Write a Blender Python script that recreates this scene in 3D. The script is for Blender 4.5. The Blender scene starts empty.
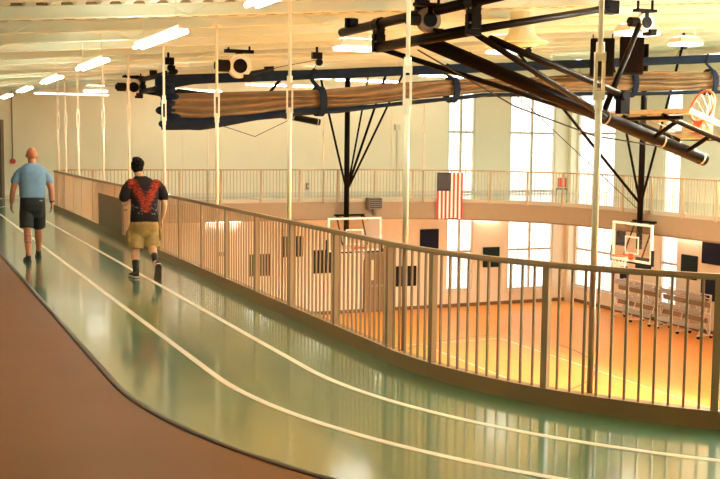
import bpy, bmesh, math, random
from mathutils import Vector, Matrix, Euler
random.seed(7)
C = bpy.context.scene.collection
PI = math.pi

# ------------------------------------------------------------------ materials
def mat(name, col, rough=0.5, spec=0.5, metal=0.0, vary=0.0, vscale=6.0, bump=0.0, bscale=40.0, coat=0.0, coat_rough=0.1, ior=1.5):
    m = bpy.data.materials.new(name); m.use_nodes = True
    nt = m.node_tree; b = nt.nodes['Principled BSDF']
    b.inputs['Base Color'].default_value = (*col, 1)
    b.inputs['Roughness'].default_value = rough
    b.inputs['Metallic'].default_value = metal
    b.inputs['Specular IOR Level'].default_value = spec
    b.inputs['IOR'].default_value = ior
    if coat:
        b.inputs['Coat Weight'].default_value = coat
        b.inputs['Coat Roughness'].default_value = coat_rough; b.inputs['Coat IOR'].default_value = 1.7
    tc = nt.nodes.new('ShaderNodeTexCoord')
    if vary:
        n = nt.nodes.new('ShaderNodeTexNoise'); n.inputs['Scale'].default_value = vscale; n.inputs['Detail'].default_value = 4
        nt.links.new(tc.outputs['Object'], n.inputs['Vector'])
        r = nt.nodes.new('ShaderNodeMapRange'); r.inputs[1].default_value = .3; r.inputs[2].default_value = .7
        r.inputs[3].default_value = 1 - vary; r.inputs[4].default_value = 1 + vary
        nt.links.new(n.outputs['Fac'], r.inputs[0])
        x = nt.nodes.new('ShaderNodeVectorMath'); x.operation = 'SCALE'; x.inputs[0].default_value = col
        nt.links.new(r.outputs[0], x.inputs['Scale']); nt.links.new(x.outputs[0], b.inputs['Base Color'])
    if bump:
        n = nt.nodes.new('ShaderNodeTexNoise'); n.inputs['Scale'].default_value = bscale
        nt.links.new(tc.outputs['Object'], n.inputs['Vector'])
        u = nt.nodes.new('ShaderNodeBump'); u.inputs['Strength'].default_value = bump; u.inputs['Distance'].default_value = .02
        nt.links.new(n.outputs['Fac'], u.inputs['Height']); nt.links.new(u.outputs[0], b.inputs['Normal'])
    return m

def emit(name, col, s):
    m = bpy.data.materials.new(name); m.use_nodes = True
    nt = m.node_tree; nt.nodes.clear()
    e = nt.nodes.new('ShaderNodeEmission'); e.inputs[0].default_value = (*col, 1); e.inputs[1].default_value = s
    o = nt.nodes.new('ShaderNodeOutputMaterial'); nt.links.new(e.outputs[0], o.inputs[0])
    return m

WARM = (1.0, 0.70, 0.36)
M = dict(
    wall=mat('wall paint', (.85, .755, .56), .75, .3, vary=.03, vscale=.8),
    lower_wall=mat('lower wall paint', (.80, .73, .56), .7, .3, vary=.03, vscale=.8),
    ceil=mat('ceiling paint', (.74, .775, .65), .7, .3, vary=.03, vscale=1.5),
    track=mat('green track', (.066, .205, .108), .24, .5, vary=.04, vscale=.7, ior=1.5, coat=1.0, coat_rough=.105),
    brown=mat('brown floor', (.205, .088, .026), .5, .15, vary=.06, vscale=1.2),
    lip=mat('dark edge strip', (.075, .04, .02), .45),
    line=mat('white lane paint', (.86, .78, .62), .22),
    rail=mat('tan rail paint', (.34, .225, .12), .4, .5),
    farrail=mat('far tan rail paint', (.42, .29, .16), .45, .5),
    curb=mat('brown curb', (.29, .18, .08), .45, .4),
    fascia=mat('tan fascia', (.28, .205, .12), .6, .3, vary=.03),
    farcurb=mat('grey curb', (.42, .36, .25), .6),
    slab=mat('slab underside', (.55, .45, .32), .8),
    rod=mat('cream rod paint', (.88, .82, .66), .45),
    black=mat('black steel', (.006, .0035, .0022), .38, .06),
    blackmatte=mat('black matte', (.012, .008, .006), .7, .1),
    white=mat('white enamel', (.82, .76, .66), .4),
    frame=mat('window frame', (.70, .62, .48), .5),
    mullion=mat('window mullion', (.50, .42, .28), .5),
    pane=emit('daylit window pane', (1.0, .98, .86), .50),
    tube=emit('lit lamp tube', (1.0, 1.0, .86), 8.5),
    bay=emit('lit lamp lens', (1.0, 1.0, .86), 1.1),
    tube_dim=emit('faint lit tube', (1.0, 1.0, .86), 1.1),
    tube_low=emit('added tube beneath gallery', (1.0, 1.0, .86), 4.2),
    bay_up=emit('lit uplight lens', (1.0, 1.0, .86), 2.5),
    tube_far=emit('lit gallery tube', (1.0, 1.0, .86), 7.4),
    bay_fill=emit('unseen fill lamp lens', (1.0, 1.0, .86), 155.0),
    bay_mid=emit('hidden fill lens', (1.0, 1.0, .86), 80.0),
    lampbody=mat('lamp housing', (.75, .70, .58), .5),
    navy=mat('navy fabric', (.008, .016, .034), .85, .15, vary=.25, vscale=6, bump=.4, bscale=12),
    mesh=mat('brown curtain mesh', (.20, .135, .068), .8, .2, vary=.12, vscale=3, bump=.3, bscale=9),
    pad_dark=mat('dark pad vinyl', (.012, .012, .011), .7, .2),
    pad_navy=mat('navy pad vinyl', (.008, .011, .030), .7, .2),
    pad_green=mat('dark green pad vinyl', (.010, .026, .020), .7, .2),
    base=mat('brown vinyl base', (.20, .11, .05), .5),
    door=mat('brown door', (.27, .17, .085), .45),
    dooredge=mat('dark door', (.10, .06, .03), .5),
    orange=mat('orange rim paint', (.75, .11, .03), .4),
    net=mat('white net cord', (.8, .72, .6), .8),
    grey=mat('grey machine', (.20, .17, .13), .5, metal=.3),
    alum=mat('aluminium plank', (.33, .265, .185), .4, metal=.25),
    red=mat('red plastic', (.65, .05, .03), .45),
    red2=mat('red flag cloth', (.62, .03, .03), .8),
    cream2=mat('white flag cloth', (.85, .78, .66), .8),
    canton=mat('blue flag cloth', (.014, .016, .032), .8),
    skin1=mat('tanned skin', (.46, .18, .088), .5, .4, vary=.06, vscale=8),
    skin2=mat('fair skin', (.66, .38, .23), .5, .4, vary=.05, vscale=8),
    tee=mat('blue heather cotton', (.17, .285, .43), .85, .2, vary=.10, vscale=30, bump=.3, bscale=9),
    shorts=mat('black sport cloth', (.020, .020, .019), .7, .3, bump=.4, bscale=10),
    khaki=mat('khaki cotton', (.40, .27, .10), .85, .2, vary=.22, vscale=11, bump=.6, bscale=10),
    shoe=mat('black shoe', (.014, .012, .012), .55),
    sole=mat('white sole', (.62, .52, .42), .6),
    outsole=mat('brown outsole', (.075, .045, .028), .7),
    shoe2=mat('brown suede shoe', (.085, .050, .032), .8),
    hair=mat('black hair', (.006, .004, .003), .75, .15, bump=.8, bscale=60),
    eye=mat('eye white', (.8, .75, .7), .3),
    lip_skin=mat('mouth', (.32, .12, .09), .5),
    ink=mat('tattoo ink', (.10, .07, .05), .6),
    banner=mat('dark brown vinyl', (.19, .115, .058), .5),
    cable=mat('dark cable', (.02, .013, .01), .5),
    screen=mat('phone glass', (.02, .02, .025), .15),
)

# floor of the court: planked maple with a satin finish
def wood():
    m = mat('maple court floor', (.86, .35, .065), .46, .25)
    nt = m.node_tree; b = nt.nodes['Principled BSDF']
    tc = nt.nodes.new('ShaderNodeTexCoord')
    br = nt.nodes.new('ShaderNodeTexBrick'); br.inputs['Scale'].default_value = 1.0
    br.inputs['Brick Width'].default_value = 1.6; br.inputs['Row Height'].default_value = .09; br.inputs['Mortar Size'].default_value = .002
    br.inputs['Color1'].default_value = (.86, .335, .058, 1); br.inputs['Color2'].default_value = (.90, .375, .072, 1); br.inputs['Mortar'].default_value = (.38, .17, .05, 1)
    mp = nt.nodes.new('ShaderNodeMapping'); mp.inputs['Rotation'].default_value = (0, 0, PI/2)
    nt.links.new(tc.outputs['Object'], mp.inputs[0]); nt.links.new(mp.outputs[0], br.inputs['Vector'])
    nt.links.new(br.outputs['Color'], b.inputs['Base Color'])
    return m
M['wood'] = wood()

def glass():
    m = bpy.data.materials.new('backboard glass'); m.use_nodes = True
    nt = m.node_tree; nt.nodes.clear()
    t = nt.nodes.new('ShaderNodeBsdfTransparent'); t.inputs[0].default_value = (.92, .90, .85, 1)
    g = nt.nodes.new('ShaderNodeBsdfGlossy'); g.inputs['Roughness'].default_value = .05
    x = nt.nodes.new('ShaderNodeMixShader'); x.inputs[0].default_value = .08
    o = nt.nodes.new('ShaderNodeOutputMaterial')
    nt.links.new(t.outputs[0], x.inputs[1]); nt.links.new(g.outputs[0], x.inputs[2]); nt.links.new(x.outputs[0], o.inputs[0])
    return m
M['glass'] = glass()

# the tie-dyed shirt: a red V on black, pale flecks low on the sides
def tiedye():
    m = mat('black and red tie dye cotton', (.02, .015, .015), .85, .2)
    nt = m.node_tree; b = nt.nodes['Principled BSDF']; L = nt.links
    def math_(op, a, bb=None, c=None):
        n = nt.nodes.new('ShaderNodeMath'); n.operation = op
        for i, v in enumerate((a, bb, c)):
            if v is None: continue
            if isinstance(v, (int, float)): n.inputs[i].default_value = v
            else: L.new(v, n.inputs[i])
        return n.outputs[0]
    tc = nt.nodes.new('ShaderNodeTexCoord'); s = nt.nodes.new('ShaderNodeSeparateXYZ'); L.new(tc.outputs['Object'], s.inputs[0])
    no = nt.nodes.new('ShaderNodeTexNoise'); no.inputs['Scale'].default_value = 16; no.inputs['Detail'].default_value = 5
    mp = nt.nodes.new('ShaderNodeMapping'); mp.inputs['Scale'].default_value = (.8, .8, 2.4); L.new(tc.outputs['Object'], mp.inputs[0]); L.new(mp.outputs[0], no.inputs['Vector'])
    nz = math_('SUBTRACT', no.outputs['Fac'], .5)
    ax = math_('ABSOLUTE', math_('SUBTRACT', s.outputs[0], .060))
    # centre of the red arm: 0 at z = 1.02, .17 at z = 1.40
    c = math_('MAXIMUM', math_('MULTIPLY', math_('SUBTRACT', s.outputs[2], 1.00), .50), 0.0)
    w = math_('ADD', math_('MULTIPLY', math_('SUBTRACT', 1.42, s.outputs[2]), .02), .060)
    d = math_('SUBTRACT', math_('ADD', math_('ABSOLUTE', math_('SUBTRACT', ax, c)), math_('MULTIPLY', nz, .15)), w)
    low = math_('MULTIPLY', math_('MAXIMUM', math_('SUBTRACT', .96, s.outputs[2]), 0.0), 1.4)
    f = nt.nodes.new('ShaderNodeMapRange'); L.new(math_('ADD', d, low), f.inputs[0])
    f.inputs[1].default_value = .02; f.inputs[2].default_value = -.03; f.inputs[3].default_value = 0; f.inputs[4].default_value = 1
    mix = nt.nodes.new('ShaderNodeMix'); mix.data_type = 'RGBA'
    mix.inputs[6].default_value = (.018, .013, .014, 1); mix.inputs[7].default_value = (.42, .045, .018, 1)
    L.new(f.outputs[0], mix.inputs[0])
    n3 = nt.nodes.new('ShaderNodeTexNoise'); n3.inputs['Scale'].default_value = 22; L.new(mp.outputs[0], n3.inputs['Vector'])
    mr = nt.nodes.new('ShaderNodeMapRange'); mr.inputs[1].default_value = .35; mr.inputs[2].default_value = .65; L.new(n3.outputs['Fac'], mr.inputs[0])
    mx = nt.nodes.new('ShaderNodeMix'); mx.data_type = 'RGBA'; L.new(mr.outputs[0], mx.inputs[0])
    mx.inputs[6].default_value = (.12, .012, .009, 1); mx.inputs[7].default_value = (.46, .055, .018, 1); L.new(mx.outputs[2], mix.inputs[7])
    # pale flecks near the hem
    v = nt.nodes.new('ShaderNodeTexNoise'); v.inputs['Scale'].default_value = 34; L.new(tc.outputs['Object'], v.inputs['Vector'])
    g = math_('MULTIPLY', math_('GREATER_THAN', v.outputs['Fac'], .60), math_('MULTIPLY', math_('LESS_THAN', math_('ABSOLUTE', math_('SUBTRACT', s.outputs[2], .96)), .075), math_('GREATER_THAN', ax, .05)))
    mix2 = nt.nodes.new('ShaderNodeMix'); mix2.data_type = 'RGBA'; L.new(math_('MULTIPLY', g, .35), mix2.inputs[0])
    L.new(mix.outputs[2], mix2.inputs[6]); mix2.inputs[7].default_value = (.45, .38, .36, 1)
    L.new(mix2.outputs[2], b.inputs['Base Color'])
    return m
M['tiedye'] = tiedye()

# ------------------------------------------------------------------ mesh helpers
def wloc(o):
    v = Vector((0, 0, 0))
    while o is not None: v += o.location; o = o.parent
    return v

def obj(name, bm, m, parent=None, smooth=False, at=None):
    """one mesh object; bm is in world coordinates unless its parent has been placed already"""
    off = wloc(parent) if parent is not None else Vector((0, 0, 0))
    base = Vector(at) if at is not None else off
    bm.transform(Matrix.Translation(-base))
    bmesh.ops.recalc_face_normals(bm, faces=bm.faces)
    me = bpy.data.meshes.new(name); bm.to_mesh(me); bm.free()
    if smooth:
        for p in me.polygons: p.use_smooth = True
    me.materials.append(m)
    o = bpy.data.objects.new(name, me); C.objects.link(o)
    o.location = base - off
    if parent is not None: o.parent = parent
    return o

def thing(name, label, cat, loc, group=None):
    o = bpy.data.objects.new(name, None); C.objects.link(o); o.location = loc
    o.empty_display_size = .2
    return tag(o, label, cat, group)

def tag(o, label, cat, group=None, kind=None):
    o['label'] = label; o['category'] = cat
    if group: o['group'] = group
    if kind: o['kind'] = kind
    return o

def struct(o, label=None):
    o['kind'] = 'structure'
    if label: o['label'] = label
    return o

def box(bm, x0, x1, y0, y1, z0, z1, mtx=None):
    vs = [bm.verts.new(Vector(p)) for p in ((x0,y0,z0),(x1,y0,z0),(x1,y1,z0),(x0,y1,z0),(x0,y0,z1),(x1,y0,z1),(x1,y1,z1),(x0,y1,z1))]
    if mtx is not None:
        for v in vs: v.co = mtx @ v.co
    for f in ((3,2,1,0),(4,5,6,7),(0,1,5,4),(1,2,6,5),(2,3,7,6),(3,0,4,7)): bm.faces.new([vs[i] for i in f])
    return bm

def boxb(x0, x1, y0, y1, z0, z1, bev=0.0, mtx=None):
    bm = bmesh.new(); box(bm, x0, x1, y0, y1, z0, z1)
    if bev: bmesh.ops.bevel(bm, geom=list(bm.edges), offset=bev, segments=2, affect='EDGES')
    if mtx is not None: bm.transform(mtx)
    return bm

def tube(bm, pts, r, n=12, caps=True, flat=1.0, up=None):
    """tube along points; r a number or one radius (or pair) per point"""
    pts = [Vector(p) for p in pts]; rings = []
    ref = Vector(up) if up is not None else None
    for i, p in enumerate(pts):
        t = (pts[min(i+1, len(pts)-1)] - pts[max(i-1, 0)]).normalized()
        if ref is None: ref = Vector((0, 0, 1)) if abs(t.z) < .9 else Vector((0, 1, 0))
        a = ref.cross(t)
        if a.length < 1e-5: a = Vector((1, 0, 0)).cross(t)
        a.normalize(); b = t.cross(a).normalized()
        if up is None: ref = b
        rr = r[i] if isinstance(r, (list, tuple)) else r
        ra, rb = rr if isinstance(rr, (list, tuple)) else (rr, rr*flat)
        rings.append([bm.verts.new(p + a*ra*math.cos(2*PI*k/n) + b*rb*math.sin(2*PI*k/n)) for k in range(n)])
    for u, v in zip(rings[:-1], rings[1:]):
        for k in range(n): bm.faces.new((u[k], u[(k+1) % n], v[(k+1) % n], v[k]))
    if caps:
        bm.faces.new(rings[0][::-1]); bm.faces.new(rings[-1])
    return bm

def ball(bm, c, r, mtx=None, n=16):
    r = r if isinstance(r, (list, tuple)) else (r, r, r)
    m = Matrix.Translation(Vector(c)) @ (mtx if mtx is not None else Matrix.Identity(4)) @ Matrix.Diagonal((*r, 1))
    bmesh.ops.create_uvsphere(bm, u_segments=n, v_segments=max(6, n*2//3), radius=1, matrix=m)
    return bm

def lathe(bm, prof, c, n=28):
    rings = [[bm.verts.new((c[0]+r*math.cos(2*PI*k/n), c[1]+r*math.sin(2*PI*k/n), z)) for k in range(n)] for r, z in prof]
    for u, v in zip(rings[:-1], rings[1:]):
        for k in range(n): bm.faces.new((u[k], u[(k+1) % n], v[(k+1) % n], v[k]))
    bm.faces.new(rings[0][::-1]); bm.faces.new(rings[-1])
    return bm

def disc_y(bm, c, r, t, n=24, axis='y', r2=None):
    """a short cylinder on a horizontal axis"""
    d = {'x': Vector((t/2, 0, 0)), 'y': Vector((0, t/2, 0)), 'z': Vector((0, 0, t/2))}[axis]
    c = Vector(c); return tube(bm, [c-d, c+d], [r, r2 or r], n)

def sweep(bm, path, nrm, prof, closed=False):
    """closed profile of (offset, z) swept along a plan path with plan normals"""
    rings = [[bm.verts.new((p[0]+n[0]*o, p[1]+n[1]*o, z)) for o, z in prof] for p, n in zip(path, nrm)]
    k = len(prof); pairs = list(zip(rings[:-1], rings[1:]))
    if closed: pairs.append((rings[-1], rings[0]))
    for u, v in pairs:
        for i in range(k): bm.faces.new((u[i], u[(i+1) % k], v[(i+1) % k], v[i]))
    if not closed:
        bm.faces.new(rings[0][::-1]); bm.faces.new(rings[-1])
    return bm

def rect(o0, o1, z0, z1): return [(o0, z0), (o1, z0), (o1, z1), (o0, z1)]

# ------------------------------------------------------------------ the plan
XW0, XW1, YW0, YW1 = -4.5, 25.0, -4.0, 36.0        # inner faces of the walls
ZF = -4.4                                           # court floor; the running track is z = 0
def zb(x): return 3.5 + .08*(x - 4)                 # underside of the roof beams, sloping up across the hall

def arc(cx, cy, r, a0, a1, n):
    return [((cx+r*math.cos(a0+(a1-a0)*i/n), cy+r*math.sin(a0+(a1-a0)*i/n)), (math.cos(a0+(a1-a0)*i/n), math.sin(a0+(a1-a0)*i/n))) for i in range(n+1)]

def straight(p, q, n, step=.5):
    L = math.hypot(q[0]-p[0], q[1]-p[1]); k = max(1, int(L/step))
    return [((p[0]+(q[0]-p[0])*i/k, p[1]+(q[1]-p[1])*i/k), n) for i in range(1, k)]

RXR = 19.25
near = list(reversed(straight((7.96, 4.4), (12.0, 4.4), (0, -1)))) + arc(7.96, 8.4, 4.0, 1.5*PI, PI, 48) + straight((3.96, 8.4), (3.96, 30.3), (-1, 0)) + [((3.96, 30.3), (-1, 0))]
far = arc(5.16, 30.3, 1.2, PI, PI/2, 14) + straight((5.16, 31.5), (13.25, 31.5), (0, 1)) + arc(13.25, 25.5, 6.0, PI/2, 0, 40) + straight((RXR, 25.5), (RXR, 8.4), (1, 0))
tail = arc(15.25, 8.4, 4.0, 0, -PI/2, 16) + straight((15.25, 4.4), (12.0, 4.4), (0, -1)) + [((12.0, 4.4), (0, -1))]
ring = near + far[1:] + tail
RP = [a for a, _ in ring]; RN = [b for _, b in ring]

def outer(p, n):
    """where the plan normal from p meets the walls"""
    t = 99
    if n[0] > 1e-6: t = min(t, (XW1-p[0])/n[0])
    if n[0] < -1e-6: t = min(t, (XW0-p[0])/n[0])
    if n[1] > 1e-6: t = min(t, (YW1-p[1])/n[1])
    if n[1] < -1e-6: t = min(t, (YW0-p[1])/n[1])
    return t

def corner_insert(P, N):
    """add the plan directions that run exactly into the four corners of the hall"""
    out = [(P[0], N[0])]
    for c, ctr, r in (((XW0, YW0), (7.96, 8.4), 4.0), ((XW0, YW1), (5.16, 30.3), 1.2), ((XW1, YW1), (13.25, 25.5), 6.0), ((XW1, YW0), (15.25, 8.4), 4.0)):
        pass
    corners = [((XW0, YW0), (7.96, 8.4), 4.0), ((XW0, YW1), (5.16, 30.3), 1.2), ((XW1, YW1), (13.25, 25.5), 6.0), ((XW1, YW0), (15.25, 8.4), 4.0)]
    res = []
    for i in range(len(P)):
        res.append((P[i], N[i]))
        j = (i+1) % len(P)
        for (cx, cy), (ax, ay), r in corners:
            d = Vector((cx-ax, cy-ay)).normalized()
            if abs(math.hypot(P[i][0]-ax, P[i][1]-ay)-r) < 1e-3 and abs(math.hypot(P[j][0]-ax, P[j][1]-ay)-r) < 1e-3:
                c1 = N[i][0]*d.y - N[i][1]*d.x; c2 = d.x*N[j][1] - d.y*N[j][0]
                if c1*c2 > 0 and d.x*N[i][0]+d.y*N[i][1] > .5: res.append(((ax+d.x*r, ay+d.y*r), (d.x, d.y)))
    return [a for a, _ in res], [b for _, b in res]
GP, GN = corner_insert(RP, RN)

# ------------------------------------------------------------------ setting: floors
def band(name, o0, o1, z0, z1, m, parent=None):
    bm = bmesh.new()
    sweep(bm, GP, GN, rect(o0, o1, z0, z1), closed=True)
    return obj(name, bm, m, parent)

bm = bmesh.new()
rings = []
for p, n in zip(GP, GN):
    t = outer(p, n)
    rings.append([bm.verts.new((p[0]+n[0]*o, p[1]+n[1]*o, z)) for o, z in ((-.06, -.53), (t, -.53), (t, -.02), (-.06, -.02))])
for u, v in zip(rings, rings[1:]+rings[:1]):
    for i in range(4): bm.faces.new((u[i], u[(i+1) % 4], v[(i+1) % 4], v[i]))
gallery = struct(obj('floor_gallery', bm, M['slab']), 'raised gallery floor carrying the running track round the hall')
gallery['category'] = 'floor'
KN = next(i for i, p in enumerate(GP) if abs(p[0]-3.96) < 1e-6 and abs(p[1]-30.3) < 1e-6)   # end of the near railing
def floor_strip(name, idx, lo, hi, z0, z1, m, closed=False):
    bm = bmesh.new(); rings = []
    for i in idx:
        p, n = GP[i], GN[i]; t = outer(p, n)
        a_ = lo if lo is not None else t; b_ = hi if hi is not None else t
        rings.append([bm.verts.new((p[0]+n[0]*o, p[1]+n[1]*o, z)) for o, z in ((a_, z0), (b_, z0), (b_, z1), (a_, z1))])
    for u, v in zip(rings[:-1], rings[1:]):
        for i in range(4): bm.faces.new((u[i], u[(i+1) % 4], v[(i+1) % 4], v[i]))
    bm.faces.new(rings[0][::-1]); bm.faces.new(rings[-1])
    return obj(name, bm, m, gallery)
near_i = list(range(KN+1)); far_i = list(range(KN, len(GP)))+[0]
floor_strip('track_surface', near_i, -.05, 2.42, -.02, 0.0, M['track'])
floor_strip('track_surface', far_i, -.05, None, -.02, 0.0, M['track'])
floor_strip('brown_margin', near_i, 2.42, None, -.02, .012, M['brown'])
bm = bmesh.new(); sweep(bm, GP[:KN+1], GN[:KN+1], [(2.395, 0.0), (2.465, 0.012), (2.455, .022), (2.43, .026), (2.405, .016)])
obj('edge_strip', bm, M['lip'], gallery, True)
for o in (.79, 1.60): band('lane_line', o-.028, o+.028, 0.0, .003, M['line'], gallery)
bm = bmesh.new(); sweep(bm, GP, GN, rect(-.10, -.06, -.53, .02), closed=True)
obj('fascia_beam', bm, M['fascia'], gallery)
bm = bmesh.new(); sweep(bm, GP, GN, rect(-.11, -.06, -.545, -.50), closed=True)
obj('fascia_flange', bm, M['base'], gallery)
# curb under each railing
def sub(lst, m, name, prof):
    bm = bmesh.new(); sweep(bm, [a for a, _ in lst], [b for _, b in lst], prof)
    return obj(name, bm, m, gallery)
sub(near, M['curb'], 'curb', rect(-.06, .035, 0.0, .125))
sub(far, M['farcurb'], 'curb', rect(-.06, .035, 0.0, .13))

bm = bmesh.new(); box(bm, XW0, XW1, YW0, YW1, ZF-.1, ZF)
court = struct(obj('floor_court', bm, M['wood']), 'orange maple court floor below the track'); court['category'] = 'floor'
def cline(pts, w, m):
    bm = bmesh.new()
    P = [Vector(p) for p in pts]; N = []
    for i in range(len(P)):
        t = (P[min(i+1, len(P)-1)]-P[max(i-1, 0)]).normalized(); N.append((-t.y, t.x))
    sweep(bm, [(p.x, p.y) for p in P], N, rect(-w/2, w/2, ZF, ZF+.003))
    obj('court_line', bm, m, court)
M['cwhite'] = mat('white court paint', (.85, .72, .5), .35)
M['cred'] = mat('dark red court paint', (.16, .05, .03), .35)
COURTLINES = True
cline([(5.6, 7.0), (5.6, 29.6)], .05, M['cwhite']); cline([(17.9, 7.0), (17.9, 29.6)], .05, M['cwhite'])
cline([(5.6, 29.6), (17.9, 29.6)], .05, M['cwhite']); cline([(5.6, 18.3), (17.9, 18.3)], .05, M['cwhite'])
cline([(11.75+1.8*math.cos(a*PI/24), 18.3+1.8*math.sin(a*PI/24)) for a in range(49)], .05, M['cwhite'])
cline([(13.1+6.0*math.cos(PI+a*PI/40), 28.0-6.0*math.sin(a*PI/40)) for a in range(41)], .05, M['cred'])
cline([(17.9-6.3*math.cos(-PI/2+a*PI/40), 23.9+6.3*math.sin(-PI/2+a*PI/40)) for a in range(41)], .05, M['cred'])
cline([(9.2, 7.0), (9.2, 29.6)], .05, M['cred']); cline([(15.0, 7.0), (15.0, 29.6)], .05, M['cwhite'])
cline([(4.9, 12.9), (18.6, 12.9)], .05, M['cred'])

# ------------------------------------------------------------------ setting: walls with window openings
ZT = 3.95
WINS = [('y', 19.27, 20.45, -3.75), ('y', 22.0, 24.12, -3.83), ('x', 33.28, 35.75, -3.75), ('x', 29.55, 30.48, -3.75), ('x', 20.6, 23.0, -3.75), ('x', 12.6, 15.0, -3.75), ('x', 4.6, 7.0, -3.75)]  # last three side windows are out of view, added to bring in daylight
def wall_with_windows(name, axis, label):
    bm = bmesh.new()
    def piece(a0, a1, z0, z1):
        if axis == 'y': box(bm, a0, a1, YW1, YW1+.3, z0, z1)
        else: box(bm, XW1, XW1+.3, a0, a1, z0, z1)
    top = 5.9
    lo, hi = (XW0-.3, XW1+.3) if axis == 'y' else (YW0-.3, YW1)
    a = lo
    for w in sorted(w for w in WINS if w[0] == axis):
        piece(a, w[1], ZF-.1, top)
        piece(w[1], w[2], ZF-.1, w[3]); piece(w[1], w[2], ZT, top)
        a = w[2]
    piece(a, hi, ZF-.1, top)
    o = struct(obj(name, bm, M['wall']), label); o['category'] = 'wall'
    return o
wall_far = wall_with_windows('wall_far', 'y', 'cream end wall with tall windows behind the gallery')
wall_right = wall_with_windows('wall_right', 'x', 'cream side wall with tall windows and bleachers at its foot')
o = struct(obj('wall_left', boxb(XW0-.3, XW0, YW0-.3, YW1, ZF-.1, 5.9), M['wall']), 'cream wall beside the track margin'); o['category'] = 'wall'
o = struct(obj('wall_back', boxb(XW0, XW1, YW0-.3, YW0, ZF-.1, 5.9), M['wall']), 'cream end wall behind the viewer'); o['category'] = 'wall'

for i, (ax, a0, a1, z0) in enumerate(WINS):
    base = ((a0+a1)/2, YW1+.12, z0) if ax == 'y' else (XW1+.12, (a0+a1)/2, z0)
    wname = ['tall narrow window in the end wall', 'wide tall window in the end wall beside the corner', 'wide tall window in the side wall beside the corner', 'narrow tall window in the side wall above the bleachers', 'added wide tall window in the side wall behind the hanging hoop', 'added wide tall window midway along the side wall', 'added wide tall window in the side wall nearest the viewer'][i]
    w = struct(thing('window_%d' % (i+1), wname, 'window', base))
    def bb(bm, u0, u1, d0, d1, z0_, z1_):
        if ax == 'y': box(bm, u0, u1, YW1+d0, YW1+d1, z0_, z1_)
        else: box(bm, XW1+d0, XW1+d1, u0, u1, z0_, z1_)
    bm = bmesh.new(); f = .06
    bb(bm, a0, a0+f, .02, .2, z0, ZT); bb(bm, a1-f, a1, .02, .2, z0, ZT); bb(bm, a0+f, a1-f, .02, .2, z0, z0+f); bb(bm, a0+f, a1-f, .02, .2, ZT-f, ZT)
    obj('window_frame', bm, M['frame'], w)
    bm = bmesh.new(); bb(bm, a0+f, a1-f, .13, .15, z0+f, ZT-f); obj('pane', bm, M['pane'], w)
    bm = bmesh.new()
    if i != 3: bb(bm, (a0+a1)/2-.035, (a0+a1)/2+.035, .04, .13, z0+f, ZT-f)
    for z in (2.36, -2.25, -.2): bb(bm, a0+f, a1-f, .045, .125, z-.035, z+.035)
    obj('mullion', bm, M['mullion'], w)
    bm = bmesh.new(); n = 4 if i != 3 else 2
    for k in range(1, n):
        u = a0+f+(a1-a0-2*f)*k/n
        if n == 4 and k == 2: continue
        bb(bm, u-.009, u+.009, .1, .128, z0+f, ZT-f)
    for k in range(1, 10):
        z = z0+f+(ZT-z0-2*f)*k/10
        bb(bm, a0+f, a1-f, .1, .127, z-.009, z+.009)
    obj('muntin', bm, M['frame'], w)
    bm = bmesh.new(); bb(bm, a0-.06, a1+.06, -.06, .1, z0-.05, z0); obj('window_sill', bm, M['white'], w)

for nm, b in (('baseboard_far', (XW0, XW1-.03, YW1-.03, YW1, ZF, ZF+.13)), ('baseboard_right', (XW1-.03, XW1, YW0, YW1, ZF, ZF+.13))):
    o = struct(obj(nm, boxb(*b), M['base'])); o['label'] = 'dark brown base strip along the ' + ('end' if 'far' in nm else 'side') + ' wall of the court'; o['category'] = 'baseboard'
o = struct(obj('baseboard_gallery', boxb(XW0, XW1-.03, YW1-.03, YW1, .012, .12), M['frame']), 'pale base strip along the end wall of the gallery'); o['category'] = 'baseboard'
o = struct(obj('trim_1', boxb(24.72, 25, 35.78, 36, ZF, 5.5), M['wall']), 'square pier in the corner between the window walls'); o['category'] = 'pier'
for k, x in enumerate((9.0, 16.9)):
    o = struct(obj('trim_%d' % (k+2), boxb(x-.02, x+.02, YW1-.015, YW1, 0.14, 4.6), M['wall']), 'thin vertical joint on the end wall'); o['category'] = 'trim'

# ------------------------------------------------------------------ setting: roof
bm = bmesh.new()
def roofz(x): return zb(x) + .15
xs = []
x = XW0-.3
while x < XW1+.3:
    xs += [(x, 0.0), (x+.10, 0.0), (x+.14, .05), (x+.24, .05)]; x += .28
prev = None
for x, h in xs:
    cur = [bm.verts.new((x, YW0-.3, roofz(x)+h)), bm.verts.new((x, YW1+.3, roofz(x)+h)), bm.verts.new((x, YW1+.3, roofz(x)+h+.02)), bm.verts.new((x, YW0-.3, roofz(x)+h+.02))]
    if prev:
        for i in range(4): bm.faces.new((prev[i], prev[(i+1) % 4], cur[(i+1) % 4], cur[i]))
    prev = cur
ceiling = struct(obj('ceiling', bm, M['ceil']), 'cream corrugated roof deck over the hall'); ceiling['category'] = 'ceiling'
BEAMS = [12.85 + 1.765*k for k in range(-9, 14)]
BEAMS = [y for y in BEAMS if YW0+.2 < y < YW1-.2]
sl = math.atan(.08)
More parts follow.
